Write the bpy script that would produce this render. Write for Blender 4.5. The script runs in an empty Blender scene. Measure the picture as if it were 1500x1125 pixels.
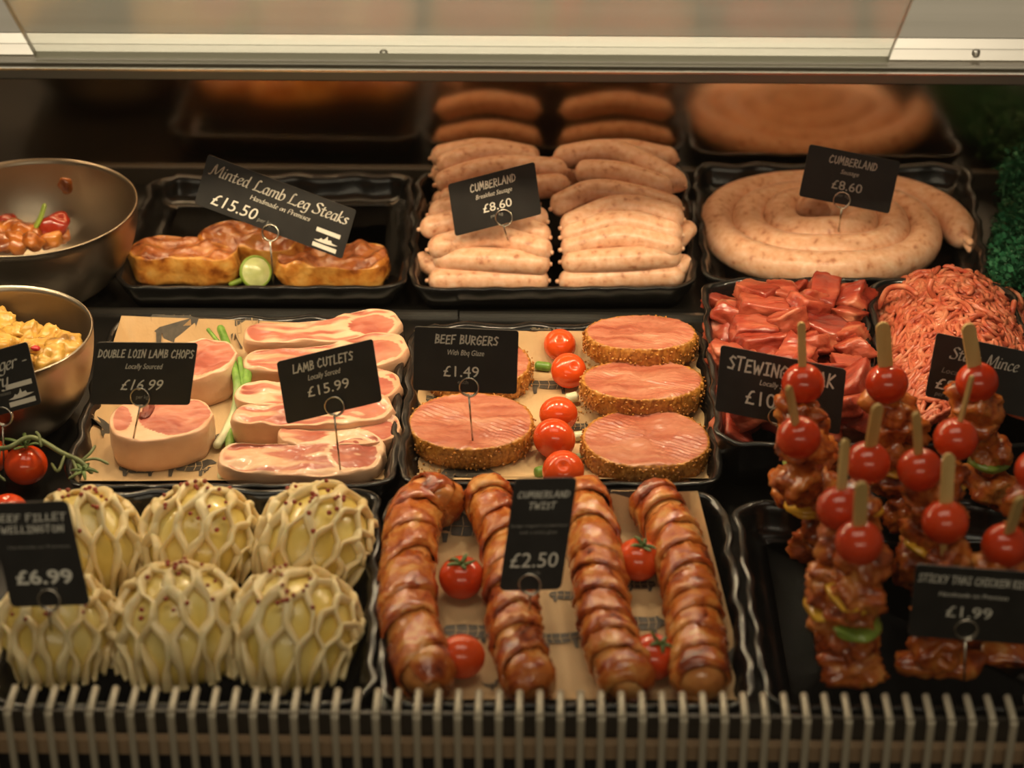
import bpy, math, random
from mathutils import Vector, Matrix, noise
R = math.radians
C = bpy.context.scene.collection
sc = bpy.context.scene
# ------------------------------------------------------------------ camera
CH = 0.979                        # camera height above the counter deck (metres)
PITCH, YAW, FPX = R(31.0), R(0.9), 3150.0
cam_d = bpy.data.cameras.new('camera'); cam = bpy.data.objects.new('camera', cam_d); C.objects.link(cam)
cam.location = (0, 0, CH); cam.rotation_euler = (math.pi/2 - PITCH, 0, YAW)
cam_d.sensor_width = 36; cam_d.lens = FPX/1500*36; cam_d.clip_start = .05
cam_d.dof.use_dof = True; cam_d.dof.focus_distance = 1.84; cam_d.dof.aperture_fstop = 4.6
sc.camera = cam
CR = cam.rotation_euler.to_matrix()
# ------------------------------------------------------------------ light
sc.view_settings.view_transform = 'Standard'; sc.view_settings.look = 'None'
sc.view_settings.gamma = 1; sc.view_settings.exposure = 0.0; sc.view_settings.use_curve_mapping = False
w = bpy.data.worlds.new('shop'); sc.world = w; w.use_nodes = True
w.node_tree.nodes['Background'].inputs[0].default_value = (1, .78, .52, 1)
w.node_tree.nodes['Background'].inputs[1].default_value = .10
def area(name, loc, rot, sx, sy, power, col, spread=180):
    l = bpy.data.lights.new(name, 'AREA'); l.shape = 'RECTANGLE'; l.size = sx; l.size_y = sy
    l.energy = power; l.color = col; l.spread = R(spread)
    o = bpy.data.objects.new(name, l); C.objects.link(o); o.location = loc; o.rotation_euler = rot
    return o
WARM = (1, .78, .50)
for i in range(9):                # the row of small lamps under the serving shelf
    area('shelf_lamp', (-.66+i*.125, 1.585, .3275), (R(14), 0, 0), .035, .004, .50, WARM)
for i in range(3):                # added unseen fill under the shelf, brightening food backs and their reflections
    area('rear_fill', (-.45+i*.45, 1.93, .326), (0, 0, 0), .42, .015, (.95, .3, .32)[i], (1, .68, .38))
area('ceiling_and_wash_light', (-.15, 1.05, 2.6), (0, 0, 0), 2.1, .9, 18, (1, .86, .66))
area('ceiling_and_wash_light', (0.2, -2.4, 2.3), (R(62), 0, 0), 3.4, .6, 25, (1, .84, .62))
area('ceiling_and_wash_light', (0, 3.0, 2.5), (R(65), 0, 0), 4.0, .4, 85, (1, .90, .74))  # added wash on the unseen far wall, for the steel shelf to reflect

# ------------------------------------------------------------------ helpers
def P(px, py, z=None, y=None):
    """point of the counter seen at (px, py) of the 1500x1125 frame, on the level z or the upright plane y"""
    d = CR @ Vector(((px-750)/FPX, -(py-562.5)/FPX, -1))
    t = (z-CH)/d.z if z is not None else y/d.y
    return Vector((0, 0, CH)) + d*t
def PP(px, py, p0, n):
    d = CR @ Vector(((px-750)/FPX, -(py-562.5)/FPX, -1)); o = Vector((0, 0, CH))
    return o + d*((p0-o).dot(n)/d.dot(n))
def mpp(p): return (p-Vector((0, 0, CH))).length/FPX
def nz(v, f=1, s=0): return noise.noise(Vector((v[0]*f+s*7.31, v[1]*f-s*3.7, v[2]*f+s*1.9)))
class G:
    def __init__(s): s.v = []; s.f = []; s.m = []; s.a = []
    def add(s, v, f, m=0, a=None):
        b = len(s.v); s.v += [Vector(p) for p in v]; s.f += [[i+b for i in q] for q in f]
        s.m += [m]*len(f) if isinstance(m, int) else m
        s.a += list(a) if a is not None else [0.0]*len(v)
        return s
    def move(s, t): s.v = [p+Vector(t) for p in s.v]; return s
    def xf(s, M): s.v = [M @ p for p in s.v]; return s
    def join(s, o): return s.add(o.v, o.f, list(o.m), o.a)
ORG = {}
def obj(name, g, mats, parent=None, at=(0, 0, 0), smooth=True, label=None):
    me = bpy.data.meshes.new(name); o = bpy.data.objects.new(name, me); C.objects.link(o)
    org = ORG[parent.name] if parent else Vector(at)
    me.from_pydata([p-org for p in g.v], [], g.f); ORG[o.name] = org
    if not isinstance(mats, (list, tuple)): mats = [mats]
    for m in mats: me.materials.append(m)
    me.polygons.foreach_set('material_index', [min(i, len(mats)-1) for i in g.m])
    if smooth: me.polygons.foreach_set('use_smooth', [True]*len(g.f))
    if any(g.a):
        at_ = me.attributes.new('m', 'FLOAT', 'POINT'); at_.data.foreach_set('value', g.a)
    me.update()
    if parent: o.parent = parent
    else: o.location = org
    if label: o['label'] = label
    return o
def tag(o, label, cat, group=None):
    o['label'] = label; o['category'] = cat
    if group: o['group'] = group
    return o
def thing(name, label, cat, at, group=None):
    o = bpy.data.objects.new(name, None); C.objects.link(o); o.location = at; o.empty_display_size = .02
    ORG[o.name] = Vector(at); return tag(o, label, cat, group)
def struct(name, g, m, smooth=False):
    o = obj(name, g, m, smooth=smooth); o['kind'] = 'structure'; return o
def box(x0, x1, y0, y1, z0, z1, m=0):
    v = [(x, y, z) for z in (z0, z1) for y in (y0, y1) for x in (x0, x1)]
    return G().add(v, [(0, 2, 3, 1), (4, 5, 7, 6), (0, 1, 5, 4), (2, 6, 7, 3), (0, 4, 6, 2), (1, 3, 7, 5)], m)
def spline(pts, n):
    pts = [Vector(p) for p in pts]; q = [pts[0]*2-pts[1]] + pts + [pts[-1]*2-pts[-2]]; out = []
    seg = len(pts)-1
    for k in range(n+1):
        t = k/n*seg; i = min(int(t), seg-1); t -= i; a, b, c, d = q[i:i+4]
        out.append(.5*(2*b+(c-a)*t+(2*a-5*b+4*c-d)*t*t+(3*b-a-3*c+d)*t**3))
    return out
def tube(path, rad, seg=12, closed=False, sq=1.0, up=None, caps=True, fn=None):
    """sweep of a circle along a path; rad a number or a function of t in 0..1; fn(t, angle) scales the radius"""
    n = len(path); g = G(); v = []; f = []; a = []
    T = [((path[(i+1) % n] if closed else path[min(i+1, n-1)])-(path[i-1] if closed or i else path[0])).normalized() for i in range(n)]
    N = Vector(up) if up else (Vector((0, 0, 1)) if abs(T[0].z) < .9 else Vector((0, 1, 0)))
    for i in range(n):
        N = (N-T[i]*N.dot(T[i])).normalized(); B = T[i].cross(N); t = i/max(1, n-1)
        r = rad(t) if callable(rad) else rad
        for k in range(seg):
            th = 2*math.pi*k/seg; q = r*(fn(t, th) if fn else 1)
            v.append(path[i]+N*(math.cos(th)*q*sq)+B*(math.sin(th)*q)); a.append(t)
    for i in range(n if closed else n-1):
        for k in range(seg):
            j = (i+1) % n; f.append((i*seg+k, i*seg+(k+1) % seg, j*seg+(k+1) % seg, j*seg+k))
    if caps and not closed: f += [tuple(reversed(range(seg))), tuple((n-1)*seg+k for k in range(seg))]
    return g.add(v, f, 0, a)
def endcap(t, e=.06, p=.5):       # rounded ends for tubes
    d = min(t, 1-t)
    return 1 if d >= e else max(.04, (1-(1-d/e)**2)**p)
def capt(n, e=.06):               # parameters packed towards the ends
    m = 6; return [e*(1-math.cos(math.pi/2*i/m)) for i in range(m)] + [e+(1-2*e)*i/n for i in range(n+1)] + [1-e*(1-math.cos(math.pi/2*i/m)) for i in reversed(range(m))]
def along(path, ts):
    n = len(path)-1; out = []
    for t in ts:
        x = t*n; i = min(int(x), n-1); out.append(path[i].lerp(path[i+1], x-i))
    return out
def rtube(pts, r, e=.06, n=30, seg=14, fn=None, sq=1, prof=None):
    """closed round-ended tube"""
    ts = capt(n, e); path = along(spline(pts, 80), ts)
    g = tube(path, 1, seg, sq=sq, up=(0, 0, 1))
    v = []
    for i, t in enumerate(ts):
        rr = r*endcap(t, e)*(prof(t) if prof else 1)
        for k in range(seg):
            p = g.v[i*seg+k]; d = p-path[i]
            v.append(path[i]+d*(rr*(fn(t, 2*math.pi*k/seg) if fn else 1)))
    g.v = v; g.a = [ts[i//seg] for i in range(len(v))]
    return g
def ico(sub=3):
    import bmesh
    b = bmesh.new(); bmesh.ops.create_icosphere(b, subdivisions=sub, radius=1)
    v = [x.co.copy() for x in b.verts]; f = [[q.index for q in p.verts] for p in b.faces]; b.free(); return v, f
ICO = {k: ico(k) for k in (2, 3, 4)}
def blob(c, s, seed=0, amp=.25, fr=1.3, sub=3, boxy=0, rot=None, fine=0):
    v, f = ICO[sub]; out = []
    for p in v:
        q = p.copy()
        if boxy:
            m = max(abs(q.x), abs(q.y), abs(q.z)); q = q.lerp(q/m*.8, boxy)
        q *= 1+amp*nz(p, fr, seed)+fine*nz(p, fr*4, seed+3)
        q = Vector((q.x*s[0], q.y*s[1], q.z*s[2]))
        if rot: q = rot @ q
        out.append(q+Vector(c))
    return G().add(out, f)
def rotm(rng): return Matrix.Rotation(rng.uniform(0, 6.3), 3, 'Z') @ Matrix.Rotation(rng.uniform(-.6, .6), 3, 'X') @ Matrix.Rotation(rng.uniform(-.6, .6), 3, 'Y')
def lathe(prof, c, seg=64):
    n = len(prof); v = []; f = []
    for r, z in prof:
        for k in range(seg):
            t = 2*math.pi*k/seg; v.append((c[0]+r*math.cos(t), c[1]+r*math.sin(t), c[2]+z))
    for i in range(n-1):
        for k in range(seg): f.append((i*seg+k, i*seg+(k+1) % seg, (i+1)*seg+(k+1) % seg, (i+1)*seg+k))
    return G().add(v, f)
def sphere(c, r, sz=.92, seg=28, dimple=.16):
    pr = []
    for i in range(19):
        t = -math.pi/2+math.pi*i/18; z = math.sin(t)*sz; rr = math.cos(t)
        z -= dimple*max(0, 1-rr/.38)**1.5 if i > 9 else 0
        pr.append((max(rr, .002)*r, z*r))
    g = lathe(pr, c, seg); n = len(g.v)
    g.f += [list(reversed(range(seg))), list(range(n-seg, n))]; g.m += [0, 0]; return g
# ------------------------------------------------------------------ materials
def srgb(r, g, b): return tuple(((c/255+.055)/1.055)**2.4 if c > 10 else c/255/12.92 for c in (r, g, b))
def mat(name, stops, scale=40, detail=3, rough=.4, bump=0, bscale=150, sss=0, coat=0, spec=.5, metal=0, dist=0,
        side=None, sscale=60, stretch=(1, 1, 1), wave=None, edge=.08, crough=.1, sheen=0):
    m = bpy.data.materials.new(name); m.use_nodes = True; nt = m.node_tree; N = nt.nodes; L = nt.links; b = N['Principled BSDF']
    tc = N.new('ShaderNodeTexCoord'); oi = N.new('ShaderNodeObjectInfo')
    ad = N.new('ShaderNodeVectorMath'); ad.operation = 'ADD'; L.new(tc.outputs['Object'], ad.inputs[0])
    sc_ = N.new('ShaderNodeVectorMath'); sc_.operation = 'SCALE'; L.new(oi.outputs['Random'], sc_.inputs['Scale']); sc_.inputs[0].default_value = (3.1, 1.7, 2.3)
    L.new(sc_.outputs[0], ad.inputs[1])
    mp = N.new('ShaderNodeMapping'); mp.inputs['Scale'].default_value = stretch; L.new(ad.outputs[0], mp.inputs[0])
    def ramp(st, sca, dis=0, mapped=True, wav=None):
        if wav:
            nn = N.new('ShaderNodeTexWave'); nn.inputs['Scale'].default_value = wav[0]; nn.inputs['Distortion'].default_value = wav[1]
            nn.inputs['Detail'].default_value = 3; nn.inputs['Detail Scale'].default_value = wav[2]; nn.bands_direction = wav[3] if len(wav) > 3 else 'Y'
        else:
            nn = N.new('ShaderNodeTexNoise'); nn.inputs['Scale'].default_value = sca; nn.inputs['Detail'].default_value = detail; nn.inputs['Distortion'].default_value = dis
        L.new((mp if mapped else ad).outputs[0], nn.inputs['Vector'])
        cr = N.new('ShaderNodeValToRGB'); e = cr.color_ramp.elements
        while len(e) < len(st): e.new(.5)
        for k, (p, c) in enumerate(st): e[k].position = p; e[k].color = (*c, 1)
        L.new(nn.outputs[0], cr.inputs[0]); return cr.outputs[0]
    if len(stops) == 1:
        b.inputs['Base Color'].default_value = (*stops[0][1], 1); col = None
    else: col = ramp(stops, scale, dist, True, wave)
    if side:
        at = N.new('ShaderNodeAttribute'); at.attribute_name = 'm'
        n2 = N.new('ShaderNodeTexNoise'); n2.inputs['Scale'].default_value = 55; L.new(ad.outputs[0], n2.inputs['Vector'])
        ma = N.new('ShaderNodeMath'); ma.operation = 'MULTIPLY_ADD'; L.new(n2.outputs[0], ma.inputs[0]); ma.inputs[1].default_value = .5
        ms = N.new('ShaderNodeMath'); ms.operation = 'SUBTRACT'; L.new(at.outputs['Fac'], ms.inputs[0]); ms.inputs[1].default_value = .25
        L.new(ms.outputs[0], ma.inputs[2])
        mr = N.new('ShaderNodeMapRange'); mr.inputs[1].default_value = .5-edge; mr.inputs[2].default_value = .5+edge; L.new(ma.outputs[0], mr.inputs[0])
        mx = N.new('ShaderNodeMix'); mx.data_type = 'RGBA'; L.new(mr.outputs[0], mx.inputs[0])
        L.new(col, mx.inputs[6]); L.new(ramp(side, sscale, 0, False), mx.inputs[7]); col = mx.outputs[2]
    if col: L.new(col, b.inputs['Base Color'])
    b.inputs['Roughness'].default_value = rough; b.inputs['Metallic'].default_value = metal
    b.inputs['Specular IOR Level'].default_value = spec
    if sss: b.inputs['Subsurface Weight'].default_value = sss; b.inputs['Subsurface Radius'].default_value = (1, .35, .2); b.inputs['Subsurface Scale'].default_value = .006
    if coat: b.inputs['Coat Weight'].default_value = coat; b.inputs['Coat Roughness'].default_value = crough
    if bump:
        nb = N.new('ShaderNodeTexNoise'); nb.inputs['Scale'].default_value = bscale; nb.inputs['Detail'].default_value = 3; L.new(mp.outputs[0], nb.inputs['Vector'])
        bp = N.new('ShaderNodeBump'); bp.inputs['Strength'].default_value = bump; bp.inputs['Distance'].default_value = .002
        L.new(nb.outputs[0], bp.inputs['Height']); L.new(bp.outputs[0], b.inputs['Normal'])
        if coat: L.new(bp.outputs[0], b.inputs['Coat Normal'])
    return m
def flat(name, c, rough=.5, metal=0, **k): return mat(name, [(0, c)], rough=rough, metal=metal, **k)
def glass(name, tint, haze=0.0, hazecol=(.8, .75, .65), rough=.0):
    m = bpy.data.materials.new(name); m.use_nodes = True; nt = m.node_tree; N = nt.nodes; L = nt.links
    N.remove(N['Principled BSDF']); out = N['Material Output']
    tr = N.new('ShaderNodeBsdfTransparent'); tr.inputs[0].default_value = (*tint, 1)
    gl = N.new('ShaderNodeBsdfGlossy'); gl.inputs['Roughness'].default_value = rough
    fr = N.new('ShaderNodeFresnel'); gm = N.new('ShaderNodeNewGeometry'); mr = N.new('ShaderNodeMapRange'); mr.inputs[3].default_value = 1.45; mr.inputs[4].default_value = 1/1.45
    L.new(gm.outputs['Backfacing'], mr.inputs[0]); L.new(mr.outputs[0], fr.inputs[0])
    mx = N.new('ShaderNodeMixShader'); L.new(fr.outputs[0], mx.inputs[0]); L.new(tr.outputs[0], mx.inputs[1]); L.new(gl.outputs[0], mx.inputs[2])
    last = mx
    if haze:
        df = N.new('ShaderNodeBsdfDiffuse'); df.inputs[0].default_value = (*hazecol, 1)
        m2 = N.new('ShaderNodeMixShader'); m2.inputs[0].default_value = haze; L.new(mx.outputs[0], m2.inputs[1]); L.new(df.outputs[0], m2.inputs[2]); last = m2
    L.new(last.outputs[0], out.inputs[0]); return m
BLACK = (.006, .006, .006)
m_tray = mat('black_melamine', [(.3, (.004, .004, .004)), (.7, (.009, .009, .009))], 30, rough=.22, spec=.45, bump=.05, bscale=60)
m_deck = mat('black_deck', [(.3, (.004, .004, .004)), (.7, (.01, .009, .008))], 12, rough=.28, spec=.4)
m_steel = mat('brushed_steel', [(.3, (.42, .40, .36)), (.7, (.50, .48, .44))], 30, rough=.38, metal=1, stretch=(.05, 1, 1), bump=.04, bscale=300)
m_alu = mat('anodised_aluminium', [(.3, (.66, .63, .57)), (.7, (.74, .71, .65))], 30, rough=.32, metal=1, stretch=(.02, 1, 1), bump=.03, bscale=400)
m_rod = flat('fence_steel', (.50, .45, .35), .35, .15)
m_wire = flat('pin_steel', (.55, .50, .42), .25, 1)
m_bowl = mat('bowl_steel', [(.3, (.30, .25, .19)), (.7, (.40, .34, .26))], 14, rough=.36, metal=1, bump=.05, bscale=120)
m_mirror = flat('dark_mirror', (.72, .57, .43), .15, 1)
m_card = mat('card_black', [(.3, (.010, .0095, .009)), (.7, (.018, .017, .016))], 60, rough=.42, spec=.45)
m_cedge = flat('card_edge', (.10, .09, .08), .5)
m_ink = flat('chalk_ink', (.72, .70, .62), .7)
m_ink2 = flat('grey_ink', (.26, .25, .22), .7)
m_paper = mat('kraft_paper', [(.3, (.50, .33, .16)), (.7, (.60, .41, .22))], 25, rough=.6, bump=.15, bscale=400, stretch=(1, .3, 1), spec=.3)
m_print = mat('print_black', [(.35, (.050, .043, .034)), (.65, (.085, .07, .05))], 150, rough=.6)
m_line = flat('print_gap', (.42, .29, .15), .6)
m_saus = mat('raw_sausage', [(.30, (.45, .19, .10)), (.40, (.68, .37, .22)), (.58, (.76, .46, .30)), (.72, (.82, .56, .40))], 130, 5, rough=.33, bump=.18, bscale=260, sss=.15, spec=.45)
m_tom = mat('tomato_skin', [(.3, (.60, .045, .006)), (.7, (.74, .085, .012))], 12, rough=.16, spec=.5, coat=.3)
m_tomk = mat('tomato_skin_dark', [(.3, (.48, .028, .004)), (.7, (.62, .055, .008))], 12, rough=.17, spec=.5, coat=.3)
m_green = mat('tomato_calyx', [(.3, (.06, .10, .02)), (.7, (.13, .19, .05))], 80, rough=.5)
m_stem = mat('vine_stem', [(.3, (.10, .12, .04)), (.7, (.20, .23, .09))], 90, rough=.5)
m_chick = mat('glazed_chicken', [(.28, (.13, .020, .004)), (.42, (.36, .075, .012)), (.58, (.55, .17, .03)), (.75, (.68, .30, .085))], 55, 4, rough=.24, bump=.35, bscale=140, coat=.6, dist=.5, sss=.08)
m_bacon = mat('glazed_bacon', [(.28, (.13, .016, .003)), (.41, (.36, .062, .009)), (.53, (.52, .145, .022)), (.63, (.64, .27, .065)), (.75, (.74, .42, .16))], 46, 5, rough=.22, bump=.55, bscale=190, coat=.6, dist=.9, sss=.05)
m_saus2 = mat('glazed_sausage', [(.28, (.34, .09, .018)), (.5, (.62, .24, .06)), (.75, (.78, .42, .15))], 45, 4, rough=.24, bump=.3, bscale=140, coat=.6, sss=.08)
m_keb = mat('kebab_chicken', [(.28, (.10, .013, .002)), (.43, (.34, .060, .007)), (.58, (.52, .15, .022)), (.75, (.66, .30, .07))], 60, 4, rough=.24, bump=.4, bscale=170, coat=.55, dist=.5)
m_yel = mat('yellow_pepper', [(.3, (.60, .30, .015)), (.7, (.75, .45, .04))], 40, rough=.25, coat=.3)
m_grn = mat('green_pepper', [(.3, (.13, .22, .02)), (.7, (.30, .40, .06))], 40, rough=.3, coat=.3)
m_wood = mat('bamboo', [(.3, (.48, .30, .09)), (.7, (.62, .43, .17))], 60, rough=.55, stretch=(1, 1, .1))
m_lamb = mat('raw_lamb', [(.28, (.30, .060, .040)), (.44, (.42, .115, .075)), (.60, (.50, .18, .115)), (.8, (.58, .29, .19))], 24, 4, rough=.32, bump=.3, bscale=120, stretch=(.6, 1.4, 1), dist=1.0, coat=.2,
             side=[(.3, (.56, .30, .17)), (.5, (.68, .42, .26)), (.75, (.76, .53, .36))], sscale=18, sss=.08, edge=.16)
m_steak = mat('marinated_lamb', [(.3, (.16, .035, .010)), (.5, (.36, .10, .025)), (.72, (.50, .20, .05))], 60, 5, rough=.22, bump=.55, bscale=190, coat=.6,
              side=[(.30, (.22, .055, .008)), (.42, (.48, .17, .025)), (.56, (.64, .30, .06)), (.75, (.74, .44, .13))], sscale=60)
m_burg = mat('burger_mince', [(.30, (.30, .065, .035)), (.46, (.42, .125, .07)), (.62, (.50, .20, .12)), (.78, (.64, .38, .26))], 60, 4, rough=.34, bump=.5, bscale=110, stretch=(.35, 1.6, 1), dist=.4, coat=.15,
             side=[(.30, (.20, .062, .009)), (.45, (.40, .150, .022)), (.6, (.54, .235, .042)), (.75, (.66, .35, .09))], sscale=320, edge=.12)
m_cav = mat('dark_marrow', [(.3, (.10, .012, .006)), (.7, (.24, .05, .03))], 120, rough=.35, coat=.3)
m_crumb = mat('breadcrumb', [(.3, (.26, .10, .015)), (.7, (.62, .32, .08))], 200, rough=.7)
m_beef = mat('raw_beef', [(.28, (.13, .010, .006)), (.45, (.30, .036, .017)), (.60, (.42, .092, .046)), (.76, (.52, .20, .105))], 34, 4, rough=.3, bump=.6, bscale=130, coat=.3, stretch=(.4, 2.0, 1), sss=.05)
m_mince = mat('beef_mince', [(.28, (.30, .038, .018)), (.5, (.46, .105, .05)), (.7, (.58, .22, .12))], 90, 3, rough=.32, bump=.25, bscale=260, coat=.2, sss=.06)
m_pastry = mat('raw_pastry', [(.3, (.76, .57, .27)), (.7, (.86, .71, .40))], 50, rough=.36, bump=.12, bscale=150, coat=.25, sss=.1)
m_fill = mat('yellow_filling', [(.3, (.68, .48, .09)), (.5, (.78, .59, .15)), (.72, (.84, .69, .27))], 30, rough=.3, bump=.2, bscale=120, coat=.4)
m_pep = mat('pink_peppercorn', [(.3, (.22, .025, .008)), (.7, (.38, .06, .02))], 200, rough=.5)
m_curry = mat('creamy_chicken', [(.32, (.20, .09, .015)), (.40, (.44, .23, .035)), (.55, (.52, .29, .055)), (.7, (.60, .38, .10))], 60, 5, rough=.3, bump=.35, bscale=130, coat=.3)
m_red = mat('red_pepper', [(.3, (.22, .012, .005)), (.7, (.36, .03, .01))], 40, rough=.2, coat=.5)
m_brown = mat('sauced_meat', [(.3, (.16, .035, .008)), (.5, (.38, .11, .015)), (.75, (.52, .20, .03))], 50, 4, rough=.22, bump=.3, bscale=130, coat=.6)
m_lime = mat('lime_flesh', [(.3, (.42, .46, .16)), (.7, (.62, .64, .30))], 90, rough=.25, coat=.3)
m_rind = flat('lime_rind', (.20, .30, .03), .35)
m_onion = mat('spring_onion', [(.3, (.09, .20, .025)), (.7, (.20, .36, .06))], 30, rough=.35, stretch=(4, 4, .4),
              side=[(.3, (.55, .56, .32)), (.7, (.74, .72, .50))], sscale=30, edge=.45)
m_pars = mat('plastic_parsley', [(.3, (.012, .085, .035)), (.7, (.035, .19, .085))], 60, rough=.5)
m_grey = mat('grey_plastic', [(.3, (.20, .17, .14)), (.7, (.26, .22, .18))], 60, rough=.5)
m_white = flat('plain_white', (.55, .5, .42), .4); m_redp = flat('plain_red', (.40, .01, .008), .4)
m_ledge = mat('brown_ledge', [(.3, (.30, .20, .115)), (.7, (.38, .26, .155))], 20, rough=.5, stretch=(.1, 1, 1))
m_dark = flat('dark_panel', (.035, .029, .022), .5)
m_floor = mat('shop_floor', [(.3, (.05, .04, .03)), (.7, (.08, .065, .05))], 4, rough=.4)
m_wall = mat('shop_wall', [(.3, (.45, .42, .37)), (.7, (.5, .47, .42))], 3, rough=.7)
m_pane = glass('clear_glass', (.985, .99, .98)); m_lid = glass('lid_glass', (.96, .97, .94), .05, (.62, .55, .45), .14)
m_gedge = flat('glass_edge', (.42, .40, .30), .3)

# ------------------------------------------------------------------ the setting: counter, mirror back, shelf and rail
XL, XR = -.95, 1.05
struct('floor', box(-4, 4, -3, 6, -1.0, -.96), m_floor)
struct('wall_far', box(-4, 4, 4.2, 4.3, -1.0, 3.2), m_wall)
struct('counter_deck', box(XL, XR, 1.135, 2.035, -.05, 0), m_deck)
struct('trim_1', box(XL, P(672, 460, 0).x-.001, 1.7515, 1.7555, 0, .004).join(box(P(672, 460, 0).x+.001, P(1030, 460, 0).x, 1.7495, 1.7535, 0, .004)), m_alu)
mg = box(XL, XR, 2.036, 2.042, 0, .34); mg.v = [Vector((p.x, p.y-p.z*math.tan(R(.52)), p.z)) for p in mg.v]
struct('wall_back', mg, m_mirror)
struct('trim_2', box(XL, XR, 2.030, 2.036, 0, .018), m_dark)
def yz(v, z): p = P(808, v, z); return (p.y, p.z)
prof = [(1.5415, .325), yz(108, .3315), yz(107, .3330), yz(105, .3350), yz(103, .3352), yz(101.5, .3335), yz(98, .3335), yz(97, .3355), yz(95, .3365), yz(92.5, .3362),
        yz(91.5, .3340), yz(85.5, .3342), yz(84.5, .3352)]
def up(v, slope):                 # next rail corner, rising at the given slope from the last one
    y1, z1 = prof[-1]; a = yz(v, 0); T2 = CH/a[0]; t = math.tan(R(slope))
    z2 = (CH/T2-y1+z1/t)/(1/t+1/T2); prof.append(((CH-z2)/T2, z2))
up(69, 37); up(68, 75); up(53, 40.5)
shelf_y, shelf_z = prof[-1]
prof += [(prof[-1][0]+.001, .333), (1.70, .333), (1.70, .329), (1.616, .329), (1.616, .2995), (1.612, .2995), (1.612, .334), (1.566, .334), (1.566, .3225)]
def extr(pr, x0, x1):
    n = len(pr); v = [(x, y, z) for x in (x0, x1) for y, z in pr]
    return G().add(v, [(i, (i+1) % n, n+(i+1) % n, n+i) for i in range(n)]+[tuple(reversed(range(n))), tuple(range(n, 2*n))])
ra = extr(prof, XL, XR)
struct('trim_3', ra, m_alu)
struct('serving_shelf', box(XL, XR, shelf_y+.0015, 2.30, shelf_z-.010, shelf_z), m_steel)
struct('trim_4', box(XL, XR, 1.5505, 1.5655, .3205, .3238), m_dark)
def screw(px, py, label):
    c = P(px, py, .3405); g = lathe([(0.0001, .0016), (.0022, .0015), (.0032, .0004), (.0034, -.002)], (0, 0, 0), 16)
    g.f.append(list(range(15, -1, -1))); g.m.append(0)
    g.xf(Matrix.Rotation(R(28), 3, 'X')).move(c); tag(obj('screw', g, m_alu, at=c), label, 'screw')
screw(562, 77, 'small round screw head in the aluminium rail under the wide glass lid')
screw(1430, 76, 'small round screw head in the rail at the bare gap on the right')
def lid(pl, pr, label):
    a = P(pl, 90, .3368); b = P(pr, 92, .3368); b.y = a.y = 1.553; d = Vector((0, -.70, .714)); n = Vector((0, .714, .70)); L_ = .34
    g = G(); v = [a, b, b+d*L_, a+d*L_]; v += [p+n*.006 for p in v]
    g.add(v, [(0, 1, 2, 3), (7, 6, 5, 4)], 0); g.add(v, [(0, 4, 5, 1), (1, 5, 6, 2), (2, 6, 7, 3), (3, 7, 4, 0)], 1)
    tag(obj('glass_lid', g, [m_lid, m_gedge], at=(a+b)/2, smooth=False), label, 'glass panel', None)
lid(50, 1300, 'wide tilted glass lid panel rising from the aluminium rail')
lid(1522, 1900, 'tilted glass lid panel at the far right beyond the bare gap')
# front glass of the counter
g = box(XL, XR, 1.052, 1.058, -.30, .66)
o = struct('window_1', g, m_pane)
# front air-grille fence
fence = thing('wire_fence', 'low fence of steel wire rods along the front edge of the counter', 'fence', (0, 1.13, -.03))
obj('rail_bar', tube([Vector((XL, 1.1315, -.028)), Vector((XR, 1.1315, -.028))], .003, 8), m_rod, fence)
nrod = 86; x0 = P(10, 1045, .040).x
for i in range(nrod):
    x = x0+(i-15)*.01385
    pts = [Vector((x, 1.1255, -.045)), Vector((x, 1.1255, .033)), Vector((x, 1.1275, .0388)), Vector((x, 1.132, .0405)), Vector((x, 1.1525, .0405))]
    obj('rod', tube(spline(pts, 14), .0027, 8), m_rod, fence)
struct('trim_5', box(XL, XR, 1.1405, 1.1445, -.02, .030), m_dark)
struct('trim_6', box(XL, XR, 1.1305, 1.1385, .0005, .0125), m_ledge)
struct('counter_front', box(XL, XR, 1.1355, 1.139, -.96, -.05), m_dark)

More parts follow.
